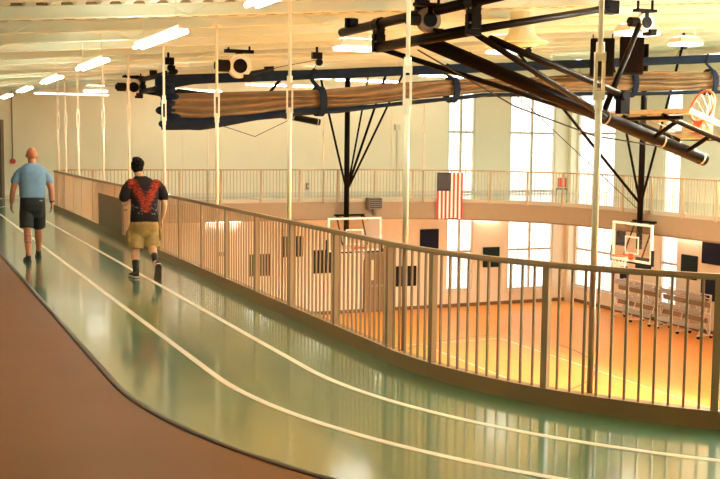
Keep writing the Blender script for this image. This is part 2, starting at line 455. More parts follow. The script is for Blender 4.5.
for y in BEAMS:
    bm = bmesh.new()
    def slab(y0, y1, h0, h1):
        vs = [bm.verts.new((x, yy, zb(x)+h)) for x, yy, h in ((XW0, y0, h0), (XW1, y0, h0), (XW1, y1, h0), (XW0, y1, h0), (XW0, y0, h1), (XW1, y0, h1), (XW1, y1, h1), (XW0, y1, h1))]
        for f in ((3,2,1,0),(4,5,6,7),(0,1,5,4),(1,2,6,5),(2,3,7,6),(3,0,4,7)): bm.faces.new([vs[i] for i in f])
    slab(y-.07, y+.07, 0, .014); slab(y-.005, y+.005, .014, .136); slab(y-.07, y+.07, .136, .148)
    obj('roof_beam', bm, M['ceil'], ceiling)
M['flute_shade'] = mat('brown deck flute shade', (.46, .34, .19), .9, .1)  # shade in the deck flutes, put in as brown blocks above the beams
for y in BEAMS:
    if not 8 < y < 20: continue
    bm = bmesh.new(); x = XW0
    while x < 14:
        box(bm, x+.125, x+.27, y-.02, y+.02, roofz(x+.2)-.004, roofz(x+.2)+.047); x += .28
    obj('flute_shade_strip', bm, M['flute_shade'], ceiling)
# bridging plates hung in Vs between beams
for i, y in enumerate(BEAMS[:-1]):
    for x in ((-.6, 3.3, 8.0, 12.7, 17.4, 22.0) if i % 2 else (1.4, 5.7, 10.3, 15.0, 19.7)):
        bm = bmesh.new()
        for s in (-1, 1):
            tube(bm, [(x, y+.02, zb(x)+.01), (x+s*.28, y+.02, zb(x+s*.28)+.145)], .034, 6)
        obj('bridging', bm, M['ceil'], ceiling)

# ------------------------------------------------------------------ railings
def path_len(lst):
    s = [0]
    for (a, _), (b, _) in zip(lst[:-1], lst[1:]): s.append(s[-1]+math.hypot(b[0]-a[0], b[1]-a[1]))
    return s
def at_s(lst, S, s):
    for i in range(len(S)-1):
        if S[i+1] >= s:
            t = (s-S[i])/max(1e-9, S[i+1]-S[i]); (a, n), (b, n2) = lst[i], lst[i+1]
            v = Vector((n[0]+(n2[0]-n[0])*t, n[1]+(n2[1]-n[1])*t)).normalized()
            return (a[0]+(b[0]-a[0])*t, a[1]+(b[1]-a[1])*t), (v.x, v.y)
    return lst[-1]
def proto(name, bm, m):
    bmesh.ops.recalc_face_normals(bm, faces=bm.faces)
    me = bpy.data.meshes.new(name); bm.to_mesh(me); bm.free(); me.materials.append(m); return me

def railing(name, label, lst, posts, m, zbase, s_parts, bar=.016, drop=False):
    S = path_len(lst); p0 = at_s(lst, S, S[-1]*.5)[0]
    t = thing(name, label, 'railing', (p0[0], p0[1], zbase))
    bm = bmesh.new(); P = [a for a, _ in lst]; N = [b for _, b in lst]
    sweep(bm, P, N, [(-.025, 1.028), (.025, 1.028), (.028, 1.045), (.025, 1.07), (-.025, 1.07), (-.028, 1.045)]); obj('top_rail', bm, m, t)
    pm = proto('post', boxb(-.026, .026, -.026, .026, -.14 if drop else 0, 1.03-zbase), m)
    bmesh_bar = boxb(-bar/2, bar/2, -bar/2, bar/2, -.005, 1.032-zbase)
    bmm = proto('baluster', bmesh_bar, m)
    def put(nm, me, s, off=0.0):
        p, n = at_s(lst, S, s)
        o = bpy.data.objects.new(nm, me); C.objects.link(o); o.parent = t
        o.location = Vector((p[0]+n[0]*off, p[1]+n[1]*off, zbase)) - t.location; o.rotation_euler.z = math.atan2(n[1], n[0])
    for s in posts: put('post', pm, s, -.09 if drop else 0.0)
    rest = bmesh.new(); cnt = 0
    edges = [0.0] + list(posts) + [S[-1]]
    for a, b in zip(edges[:-1], edges[1:]):
        k = max(1, round((b-a)/.105))
        for j in range(1, k):
            s = a+(b-a)*j/k
            if s_parts[0] < s < s_parts[1] and cnt < 100: put('baluster', bmm, s); cnt += 1
            else:
                p, n = at_s(lst, S, s)
                mt = Matrix.Translation((p[0], p[1], 0)) @ Matrix.Rotation(math.atan2(n[1], n[0]), 4, 'Z')
                box(rest, -bar/2, bar/2, -bar/2, bar/2, zbase-.005, 1.032, mt)
    r = obj('balusters', rest, m, t); r['kind'] = 'stuff'
    return t
# arc-length of the near path: 4.04 m of straight before the bend starts
OFF = path_len(near)[next(i for i, (p, n) in enumerate(near) if abs(p[0]-7.96) < 1e-4 and abs(p[1]-4.4) < 1e-3)]
posts = [OFF+s for s in (-2.4, -1.1, .65, 1.9, 3.18, 4.42, 5.60, 6.33, 7.58, 8.88, 10.12, 11.40, 12.62, 13.95, 15.25, 16.55, 17.85, 19.2, 20.48, 21.8, 23.3, 24.64, 26.13, 27.5)]
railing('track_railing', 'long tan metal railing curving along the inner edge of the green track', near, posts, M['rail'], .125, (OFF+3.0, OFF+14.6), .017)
fS = path_len(far)[-1]
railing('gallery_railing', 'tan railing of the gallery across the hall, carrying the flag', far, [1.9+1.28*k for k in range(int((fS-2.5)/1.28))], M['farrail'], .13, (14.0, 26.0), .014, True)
# a dark panel fixed to the rail
t = tag(obj('rail_banner', boxb(3.80, 3.835, 19.85, 22.4, .16, .83, .006), M['banner']), 'dark brown panel fixed low on the railing beside the walkers', 'panel')
bm = bmesh.new()
for y in (20.1, 21.1, 22.1): box(bm, 3.835, 3.945, y-.02, y+.02, .60, .64)
obj('bracket', bm, M['banner'], t)

# ------------------------------------------------------------------ hanger rods of the gallery
def hanger(x, y, label, r=.024, tb=2.42):
    t = thing('hanger_rod', label, 'rod', (x, y, -.02), 'steel rods hanging the running track from the roof')
    top = zb(x)
    bm = bmesh.new(); tube(bm, [(x, y, 1.06), (x, y, tb-.18)], r, 12); obj('lower_rod', bm, M['rod'], t, True)
    bm = bmesh.new(); tube(bm, [(x, y, tb+.18), (x, y, top)], r*.78, 12); obj('upper_rod', bm, M['rod'], t, True)
    bm = bmesh.new(); tube(bm, [(x, y, -.02), (x, y, 1.06)], r*.98, 10); obj('rod_foot', bm, M['rail'], t, True)  # the rod below rail height, coloured brown
    bm = bmesh.new()
    for s in (-1, 1): box(bm, x+s*.028-.010, x+s*.028+.010, y-.016, y+.016, tb-.13, tb+.13)
    for s in (-1, 1):
        box(bm, x-.038, x+.038, y-.024, y+.024, tb+s*.14-.03, tb+s*.14+.03)
        tube(bm, [(x, y, tb+s*.16), (x, y, tb+s*.24)], r*1.3, 8)
    for v in bm.verts:
        d = Vector((v.co.x-x, v.co.y-y)); a = math.radians(-22); v.co.x = x+d.x*math.cos(a)-d.y*math.sin(a); v.co.y = y+d.x*math.sin(a)+d.y*math.cos(a)
    obj('turnbuckle', bm, M['rod'], t)
    bm = bmesh.new(); box(bm, x-.06, x+.06, y-.06, y+.06, top-.012, top); obj('top_plate', bm, M['rod'], t)
def inner(px_y=None, a=None):
    return (3.96+.06, px_y) if px_y is not None else (7.96-(4-.06)*math.cos(a), 8.4-(4-.06)*math.sin(a))
x, y = inner(a=.551); hanger(x, y, 'cream hanger rod with turnbuckle on the curved railing, in front of the loudspeakers')
x, y = 4.01, 8.24; hanger(x, y, 'cream hanger rod where the railing starts to bend, crossing the stowed hoop frame')
for yy, lb in ((11.25, 'cream hanger rod with long turnbuckle, the first beyond the stowed hoop frame'), (14.2, 'cream hanger rod between the curtain winch and the dark-haired walker'), (17.35, 'cream hanger rod rising just beyond the dark-haired walker, before the curtain end'),
              (20.25, 'cream hanger rod seen just above the dark-haired walker, beside the far winch'), (23.0, 'cream hanger rod rising behind the dark brown rail panel'), (26.4, 'third cream hanger rod along the railing from its far corner'),
              (28.5, 'second cream hanger rod along the railing from its far corner'), (29.9, 'cream hanger rod at the far corner of the near railing')):
    hanger(*inner(yy), lb)
for x, lb in ((8.6, 'thin cream hanger rod on the far gallery rail opposite the dark-haired walker'), (12.35, 'thin cream hanger rod on the far gallery rail beside the hoop mast'), (15.63, 'thin cream hanger rod on the far gallery rail beside the flag')):
    hanger(x, 31.38 if x < 13 else 30.85, lb, .02)

# ------------------------------------------------------------------ lamps
def strip_lamp(x, y, L, label, z=3.1, along='y', group='strip lamps over the track', top=None):
    t = thing('strip_lamp', label, 'lamp', (x, y, z), group)
    def B(u0, u1, v0, v1, z0, z1, bm):
        if along == 'y': box(bm, x+u0, x+u1, y+v0, y+v1, z0, z1)
        else: box(bm, x+v0, x+v1, y+u0, y+u1, z0, z1)
    bm = bmesh.new(); B(-.045, .045, -L/2, L/2, z+.04, z+.085, bm); obj('housing', bm, M['lampbody'], t)
    for s in (-.048, .048):
        bm = bmesh.new()
        if along == 'y': tube(bm, [(x+s, y-L/2+.03, z+.015), (x+s, y+L/2-.03, z+.015)], .021, 10)
        else: tube(bm, [(x-L/2+.03, y+s, z+.015), (x+L/2-.03, y+s, z+.015)], .021, 10)
        obj('lamp_tube', bm, M['tube_low' if z < 0 else 'tube' if x < 4 else 'tube_dim' if x < 6 or (x > 22 and z > 0) else 'tube_far'], t, True)
    for v in (-L*.36, L*.36):
        px, py = (x, y+v) if along == 'y' else (x+v, y)
        bm = bmesh.new(); tube(bm, [(px, py, z+.08), (px, py, top if top is not None else zb(px)+.15)], .006, 6); obj('hanger_wire', bm, M['lampbody'], t)
for y, L, lb in ((12.3, 2.3, 'lit strip lamp over the track, the big bright one above the dark-haired walker'), (16.9, 2.4, 'lit strip lamp over the track, second in the row after the biggest'), (21.6, 2.4, 'lit strip lamp over the track, third in the row after the biggest'),
                 (26.4, 2.4, 'lit strip lamp over the track, fourth in the row after the biggest'), (31.0, 2.4, 'lit strip lamp over the track, last of the row towards the end wall'), (7.6, 2.4, 'lit strip lamp over the track whose tip shows at the top edge')):
    strip_lamp(2.79, y, L, lb, 3.065)

strip_lamp(5.0, 34.0, 2.3, 'thin lit strip lamp lying crosswise before the end wall', 3.30, 'x')
for x, lb in ((8.6, 'hidden lit strip lamp crosswise over the far gallery, nearest the walkers'), (11.8, 'hidden lit strip lamp crosswise over the far gallery, behind the mast of the lowered hoop'), (15.0, 'hidden lit strip lamp crosswise over the far gallery, above the flag'), (18.2, 'hidden lit strip lamp crosswise over the far gallery, above the narrow window')):  # row continued behind the curtain, added to light the end wall
    strip_lamp(x, 34.0, 2.4, lb, zb(x)-.35, 'x')
for y, lb in ((30.0, 'lit strip lamp over the side gallery before the corner windows'), (25.8, 'lit strip lamp over the side gallery, above the folded bleachers'), (21.6, 'lit strip lamp over the side gallery, nearest the curtain')):
    strip_lamp(22.3, y, 2.4, lb, zb(22.3)-.35, 'y')
for x, lb in ((7.0, 'added lit strip lamp beneath the far gallery floor, nearest the walkers'), (10.5, 'added lit strip lamp beneath the far gallery floor, above the small wall box'), (14.0, 'added lit strip lamp beneath the far gallery floor, behind the lowered hoop'), (17.5, 'added lit strip lamp beneath the far gallery floor, beyond the flag'), (21.0, 'added lit strip lamp beneath the far gallery floor, between the windows')):  # unseen lamps added under the slab to brighten the lower walls
    strip_lamp(x, 33.6, 2.4, lb, -.66, 'x', 'added strip lamps beneath the gallery', -.53)
for y, lb in ((30.6, 'added lit strip lamp beneath the side gallery floor, before the corner window'), (27.0, 'added lit strip lamp beneath the side gallery floor, above the bleachers'), (23.4, 'added lit strip lamp beneath the side gallery floor, behind the hanging hoop')):  # more unseen added lamps, under the side gallery
    strip_lamp(22.3, y, 2.4, lb, -.66, 'y', 'added strip lamps beneath the gallery', -.53)
def wall_lamp(x0, x1, z, label, side=False):
    c = ((x0+x1)/2, YW1-.1, z) if not side else (XW1-.1, (x0+x1)/2, z)
    t = thing('wall_strip_lamp', label, 'lamp', c, 'strip lamps under the gallery')
    def B(bm, a0, a1, d0, d1, z0, z1):
        if not side: box(bm, a0, a1, YW1-d1, YW1-d0, z0, z1)
        else: box(bm, XW1-d1, XW1-d0, a0, a1, z0, z1)
    bm = bmesh.new(); B(bm, x0, x1, 0, .06, z-.04, z+.06); obj('housing', bm, M['lampbody'], t)
    bm = bmesh.new(); B(bm, x0+.02, x1-.02, .06, .12, z-.04, z+.04); obj('lens', bm, M['tube'], t)
wall_lamp(9.76, 11.03, -.87, 'lit strip lamp under the gallery seen through the railing near the walkers')
wall_lamp(20.5, 21.6, -.87, 'lit strip lamp under the gallery beside the flag and narrow window')
wall_lamp(28.32, 29.56, -1.03, 'lit strip lamp under the gallery above the dark green pad', True)

def hemz(x): return 3.13 + (x-5.7)*.071              # top hem of the divider curtain
def high_bay(x, y, label):
    z = zb(x)-.32 if y != 23.6 else 1.935+(hemz(x*20/23.6)-1.985)*1.18  # curtain row hangs hidden behind the hem as strong fill for the far court
    t = thing('high_bay_lamp', label, 'lamp', (x, y, z), 'high bay lamps over the court')
    bm = bmesh.new()
    vs0 = [(-.33, -.23), (.33, -.23), (.33, .23), (-.33, .23)]; vs1 = [(-.26, -.16), (.26, -.16), (.26, .16), (-.26, .16)]
    a = [bm.verts.new((x+u, y+v, z+.01)) for u, v in vs0]; b = [bm.verts.new((x+u, y+v, z+.12)) for u, v in vs1]
    bm.faces.new(a[::-1]); bm.faces.new(b)
    for i in range(4): bm.faces.new((a[i], a[(i+1) % 4], b[(i+1) % 4], b[i]))
    obj('housing', bm, M['lampbody'], t)
    bm = bmesh.new(); box(bm, x-.29, x+.29, y-.20, y+.20, z-(.045 if x < .95*y and y != 23.6 else .010), z+.01); obj('lens', bm, M['bay_mid' if y == 23.6 else 'bay' if x < .95*y else 'bay_fill'], t)  # lamps out of view carry the added fill light
    bm = bmesh.new(); box(bm, x-.22, x+.22, y-.13, y+.13, z+.121, z+.135); obj('added_uplight', bm, M['bay_up'], t)  # glow added on the lamp top to brighten the roof
    for u in (-.24, .24):
        bm = bmesh.new(); tube(bm, [(x+u, y, z+.11), (x+u, y, zb(x+u)+.15)], .006, 6); obj('hanger_wire', bm, M['lampbody'], t)
rows = {3.9: 'added row behind the viewer', 6.2: 'added first row', 8.3: 'added second row', 10.4: 'added third row', 12.3: 'added fourth row', 14.1: 'fifth row', 18.2: 'row just before the curtain', 23.6: 'hidden row beyond the curtain', 28.2: 'farthest cross row'}  # rows nearest the viewer are out of view, added to light the hall
cols = {5.8: 'first from the track side', 10.95: 'second from the track side', 15.4: 'third from the track side', 19.8: 'fourth from the track side'}
for y_, ry in rows.items():
    for x, cx in cols.items():
        y = y_
        if x < 6 and y in (3.9, 6.2, 8.3, 10.4, 12.3, 18.2) or x < 11 and y == 12.3: continue
        if x == 5.8 and y == 14.1: x, y = 6.5, 15.2
        if x == 5.8 and y == 28.2: x, y = 5.0, 29.7
        high_bay(x, y, 'lit high bay lamp, %s, in the %s' % (cx, ry))

# ------------------------------------------------------------------ divider curtain
CY = 20.0
t = thing('divider_curtain', 'rolled up divider curtain of brown mesh with navy hems across the hall', 'curtain', (11.8, CY, 2.0))
def lerp(tab, x):
    if x <= tab[0][0]: return tab[0][1]
    for (a, p), (b, q) in zip(tab[:-1], tab[1:]):
        if x <= b: return p+(q-p)*(x-a)/(b-a)
    return tab[-1][1]
botz = [(4.6, 2.14), (5.3, 2.14), (6.3, 2.30), (7.4, 2.46), (8.2, 2.52), (9.6, 2.70), (11.5, 2.92), (13.8, 3.01), (15.7, 3.07), (18.0, 3.18), (19.0, 3.24)]
topz = [(4.6, 2.80), (5.7, 2.86), (7.8, 2.97), (9.1, 3.12), (10.5, 3.25), (12.5, 3.36), (14.5, 3.54), (16, 3.63), (18, 3.68), (19, 3.74)]
def hemz(x): return 3.13 + (x-5.7)*.071
bm = bmesh.new(); prev = None
for i in range(60):
    x = 4.48+14.5*i/59; h = .095+.004*math.sin(x*3)
    yo = CY+.02*math.sin(x*1.7)
    cur = [bm.verts.new((x, yo+d, hemz(x)+s*h)) for d, s in ((-.05, -1), (.05, -1), (.06, 0), (.05, 1), (-.05, 1), (-.06, 0))]
    if prev:
        for k in range(6): bm.faces.new((prev[k], prev[(k+1) % 6], cur[(k+1) % 6], cur[k]))
    else: bm.faces.new(cur[::-1])
    prev = cur
bm.faces.new(prev); obj('top_hem', bm, M['navy'], t)
bm = bmesh.new(); prev = None; n = 36
for i in range(240):
    x = 4.75+14.15*i/239; z0 = lerp(botz, x)+.10; z1 = lerp(topz, x); zc = (z0+z1)/2; hh = (z1-z0)/2
    cur = []
    pin = 1.0
    for sx in (7.7, 10.7, 15.3, 17.6): pin -= .30*math.exp(-((x-sx)/.22)**2)
    ph = .22*math.sin(x*.9+.4) + .10*math.sin(x*2.3)
    for k in range(n):
        if k < 26:                                   # pleated front, bottom to top
            v = k/25; f = abs(math.sin(PI*(3.2*v+ph+.25*math.sin(x*.6+5*v))))
            y = CY-(.03+.13*pin*math.sin(PI*(.08+.84*v))**.5*(.25+.75*f)+.02*math.sin(x*3.1+9*v))
        else:
            v = 1-(k-26)/(n-27); y = CY+.12*pin*math.sin(PI*(.05+.9*v))
        zz = zc-hh+2*hh*v + .025*math.sin(x*1.7+4*v)*math.sin(PI*v)
        cur.append(bm.verts.new((x, y, zz)))
    if prev:
        for k in range(n): bm.faces.new((prev[k], prev[(k+1) % n], cur[(k+1) % n], cur[k]))
    else: bm.faces.new(cur[::-1])
    prev = cur
bm.faces.new(prev); obj('mesh_bundle', bm, M['mesh'], t, False)
bm = bmesh.new(); prev = None; n = 10
for i in range(160):
    x = 4.6+14.4*i/159; z0 = lerp(botz, x); h = .13-.090*min(1, max(0, (x-5)/4)); 
    cur = [bm.verts.new((x, CY+.17*math.cos(2*PI*k/n)*(1+.12*math.sin(x*5+k)), z0+h+h*math.sin(2*PI*k/n)*(1+.2*math.sin(x*2.3+k*2)))) for k in range(n)]
    if prev:
        for k in range(n): bm.faces.new((prev[k], prev[(k+1) % n], cur[(k+1) % n], cur[k]))
    else: bm.faces.new(cur[::-1])
    prev = cur
bm.faces.new(prev); obj('bottom_hem', bm, M['navy'], t, True)
for sx in (7.7, 10.7, 15.3, 17.6):
    z0 = lerp(botz, sx)-.02; z1 = lerp(topz, sx)+.05; zc = (z0+z1)/2; hh = (z1-z0)/2; bm = bmesh.new(); prev = None
    first = None
    for k in range(25):
        a = 2*PI*k/24; c = Vector((sx+.10*math.sin(a*.5), CY+.20*math.cos(a), zc+hh*math.sin(a)*1.03))
        o_ = Vector((0, math.cos(a), math.sin(a)))*.015
        cur = [bm.verts.new(c+Vector((dx, 0, 0))+o_*s) for dx, s in ((-.07, -1), (.07, -1), (.07, 1), (-.07, 1))]
        if prev:
            for q in range(4): bm.faces.new((prev[q], prev[(q+1) % 4], cur[(q+1) % 4], cur[q]))
        prev = cur
    st = obj('strap', bm, M['navy'], t)
    bm = bmesh.new(); tube(bm, [(sx-.05, CY-.07, hemz(sx)+.1), (sx-.12, CY-.09, hemz(sx)-.12), (sx-.02, CY-.19, z1-.02)], (.05), 8, flat=.35); obj('strap_tail', bm, M['navy'], st)
bm = bmesh.new()
for k in range(7):
    z = 2.24+k*.125
    ball(bm, (4.70+.07*math.sin(k*2.1), CY+.03*math.cos(k*3), z), (.17+.03*math.sin(k*1.7), .2, .09), n=12)
box(bm, 4.60, 4.82, CY-.12, CY+.12, 2.2, 3.0)
obj('end_gather', bm, M['navy'], t, True)

# curtain pulleys and winch
def pulley(x, y, z, label, foot):
    t = thing('curtain_pulley', label, 'pulley', (x, y, zb(x)), 'lifting pulleys of the curtain')
    bm = bmesh.new(); box(bm, x-.10, x+.10, y-.05, y+.05, z, z+.13); box(bm, x-.02, x+.02, y-.02, y+.02, z+.13, zb(x)); obj('bracket', bm, M['black'], t)
    bm = bmesh.new(); disc_y(bm, (x+.05, y, z-.06), .07, .05); obj('wheel', bm, M['black'], t)
    bm = bmesh.new(); tube(bm, [(x+.05, y, z-.06), (x+.05, (y+CY)/2, (z+foot)/2), (x+.05, CY, foot)], .008, 6); obj('lift_cable', bm, M['cable'], t)
pulley(7.6, 19.7, 3.55, 'dark curtain pulley with cable, between the round winch and the stowed hoop', hemz(7.6)+.09)
pulley(4.65, 19.7, 3.33, 'dark curtain pulley on the roof above the navy end of the curtain', hemz(4.65)+.09)
pulley(16.6, 19.7, 4.28, 'dark curtain pulley beyond the two black loudspeakers', hemz(16.6)+.09)
pulley(12.4, 19.7, 3.98, 'small dark curtain pulley beside the round air diffuser', hemz(12.4)+.09)

def winch(x, y, z, label, s=1.0, pale=True):
    t = thing('winch', label, 'winch', (x, y, zb(x)), 'electric winches under the roof')
    bm = bmesh.new(); box(bm, x-.27*s, x+.27*s, y-.06, y+.06, z+.24*s, z+.30*s); box(bm, x-.05*s, x+.05*s, y-.05, y+.05, z+.1*s, z+.3*s)
    for u in (-.2, .2): tube(bm, [(x+u*s, y, z+.28*s), (x+u*s, y, zb(x+u*s)+.01)], .02, 6)
    obj('bracket', bm, M['black'], t)
    bm = bmesh.new(); disc_y(bm, (x, y, z), .22*s, .14*s, 28); obj('drum', bm, M['rod' if pale else 'grey'], t)
    bm = bmesh.new(); disc_y(bm, (x, y-.075*s, z), .13*s, .05*s, 20); obj('hub', bm, M['black'], t)
    bm = bmesh.new(); tube(bm, [(x-.42*s, y, z), (x-.19*s, y, z)], .11*s, 16); tube(bm, [(x-.46*s, y, z), (x-.42*s, y, z)], .07*s, 12); obj('motor', bm, M['blackmatte'], t)
    bm = bmesh.new(); box(bm, x+.06*s, x+.24*s, y-.09, y+.09, z-.28*s, z-.15*s); obj('limit_box', bm, M['blackmatte'], t)
    return t
winch(5.80, 19.0, 3.30, 'round pale winch hanging over the curtain, left of the first long turnbuckle rod')
bm = bmesh.new(); tube(bm, [(6.0, 19.02, 3.13), (6.6, 19.1, 3.32), (7.55, 19.6, 3.52)], .008, 6)
tag(obj('winch_cable', bm, M['cable']), 'thin dark cable slanting from the round winch up to a pulley', 'cable')

# ------------------------------------------------------------------ basketball backstops
def hoop(parent, c, out, up, r=.2286, pale_net=True):
    """rim, bracket and net; c on the board's face, out away from the board, up the rim's axis"""
    c, out, up = Vector(c), Vector(out).normalized(), Vector(up).normalized(); side = out.cross(up)
    ctr = c + out*(.15+r)
    bm = bmesh.new(); n = 32
    ringpts = [ctr + out*r*math.cos(2*PI*k/n) + side*r*math.sin(2*PI*k/n) for k in range(n+1)]
    tube(bm, ringpts, .016, 8, caps=False)
    rim = obj('rim', bm, M['orange'], parent, True)
    bm = bmesh.new()
    m = Matrix((( out.x, side.x, up.x, c.x), (out.y, side.y, up.y, c.y), (out.z, side.z, up.z, c.z), (0, 0, 0, 1)))
    box(bm, 0.0, .02, -.09, .09, -.13, .04, m); box(bm, .02, .17, -.07, -.05, -.05, .015, m); box(bm, .02, .17, .05, .07, -.05, .015, m); box(bm, .02, .16, -.07, .07, -.005, .012, m)
    obj('rim_bracket', bm, M['orange'], rim)
    bm = bmesh.new()
    down = -up if up.z > .5 else (Vector((0, 0, -1)) - up*.2).normalized()
    for k in range(12):
        for sgn in (1, -1):
            a = 2*PI*k/12; pts = []
            for j in range(5):
                rr = r*(1-.42*j/4); aa = a+sgn*j*.26
                pts.append(ctr + (out*math.cos(aa) + side*math.sin(aa))*rr + down*.10*j)
            tube(bm, pts, .005, 4)
    obj('net', bm, M['net'], parent)

def board(parent, mtx, w=1.83, h=1.07):
    """glass board: local x across, z up, faces -y; mtx puts its centre in the world"""
    bm = bmesh.new(); box(bm, -w/2+.03, w/2-.03, -.006, .006, -h/2+.03, h/2-.03, mtx)
    b = obj('backboard', bm, M['glass'], parent)
    bm = bmesh.new(); f = .06
    for x0, x1, z0, z1 in ((-w/2, w/2, h/2-f, h/2), (-w/2, w/2, -h/2, -h/2+f), (-w/2, -w/2+f, -h/2+f, h/2-f), (w/2-f, w/2, -h/2+f, h/2-f)): box(bm, x0, x1, -.03, .03, z0, z1, mtx)
    obj('board_frame', bm, M['white'], b)
    bm = bmesh.new(); q = .30
    for x0, x1, z0, z1 in ((-q, q, .12, .165), (-q, q, -.33, -.285), (-q, -q+.045, -.285, .12), (q-.045, q, -.285, .12)): box(bm, x0, x1, -.012, -.006, z0, z1, mtx)
    obj('target_square', bm, M['white'], b)
    bm = bmesh.new()
    box(bm, -w/2-.03, w/2+.03, -.035, .035, -h/2-.05, -h/2, mtx); box(bm, -w/2-.05, -w/2, -.035, .035, -h/2-.05, -h/2+.38, mtx); box(bm, w/2, w/2+.05, -.035, .035, -h/2-.05, -h/2+.38, mtx)
    obj('edge_pad', bm, M['pad_dark'], b)

def pipe(parent, name, a, b, r, m='black', n=14):
    bm = bmesh.new(); tube(bm, [a, b], r, n); return obj(name, bm, M[m], parent, True)

# hanging hoop at the far end of the court
hx, hy = 13.0, 31.0
t = thing('basketball_backstop', 'lowered basketball hoop hanging before the end wall, its board beside the brown door', 'basketball hoop', (hx, hy, zb(hx)), 'basketball hoops of the hall')
pipe(t, 'mast', (hx, hy, zb(hx)), (hx, hy, -1.0), .085)
pipe(t, 'brace', (hx, hy, .38), (12.03, hy, zb(12.03)), .035)
pipe(t, 'brace', (hx, hy, .38), (15.05, hy, zb(15)), .035)
pipe(t, 'brace', (hx, hy, .30), (14.15, hy+.9, zb(14.1)), .030)
pipe(t, 'brace', (hx, hy, .42), (14.5, hy+.2, zb(14.5)), .04)
bm = bmesh.new(); box(bm, 12.6, 13.6, hy-.06, hy+.06, -.40, -.34); [tube(bm, [(q, hy, -.37), (q+(.1 if q < 13 else .1), hy-.29, z)], .022, 6) for q in (12.66, 13.52) for z in (-.5, -1.3)]; obj('board_bracket', bm, M['black'], t)
board(t, Matrix.Translation((13.15, hy-.32, -.965)))
hoop(t, (13.15, hy-.34, -1.36), (0, -1, 0), (0, 0, 1))

# hanging hoop at the side of the court, seen at a slant
hx, hy = 18.9, 23.95
t = thing('basketball_backstop', 'lowered basketball hoop hanging above the folded bleachers, board turned aside', 'basketball hoop', (hx, hy, zb(hx)), 'basketball hoops of the hall')
pipe(t, 'mast', (hx, hy, zb(hx)), (hx, hy, -.95), .085)
pipe(t, 'brace', (hx, hy, .27), (hx, 25.55, zb(hx)), .035)
pipe(t, 'brace', (hx, hy, .27), (hx, 22.4, zb(hx)), .035)
pipe(t, 'fold_strut', (hx, hy, .30), (14.75, hy, zb(14.75)), .040)
pipe(t, 'cable', (hx, hy, .10), (13.4, hy, zb(13.4)), .010)
bm = bmesh.new(); box(bm, hx-.06, hx+.06, 23.3, 24.2, -.20, -.14); [tube(bm, [(hx, q, -.17), (hx-.39, q, z)], .022, 6) for q in (23.33, 24.13) for z in (-.28, -1.15)]; obj('board_bracket', bm, M['black'], t)
board(t, Matrix.Translation((hx-.42, 23.72, -.73)) @ Matrix.Rotation(-PI/2, 4, 'Z'), 1.72)
hoop(t, (hx-.44, 23.72, -1.08), (-1, 0, 0), (0, 0, 1))

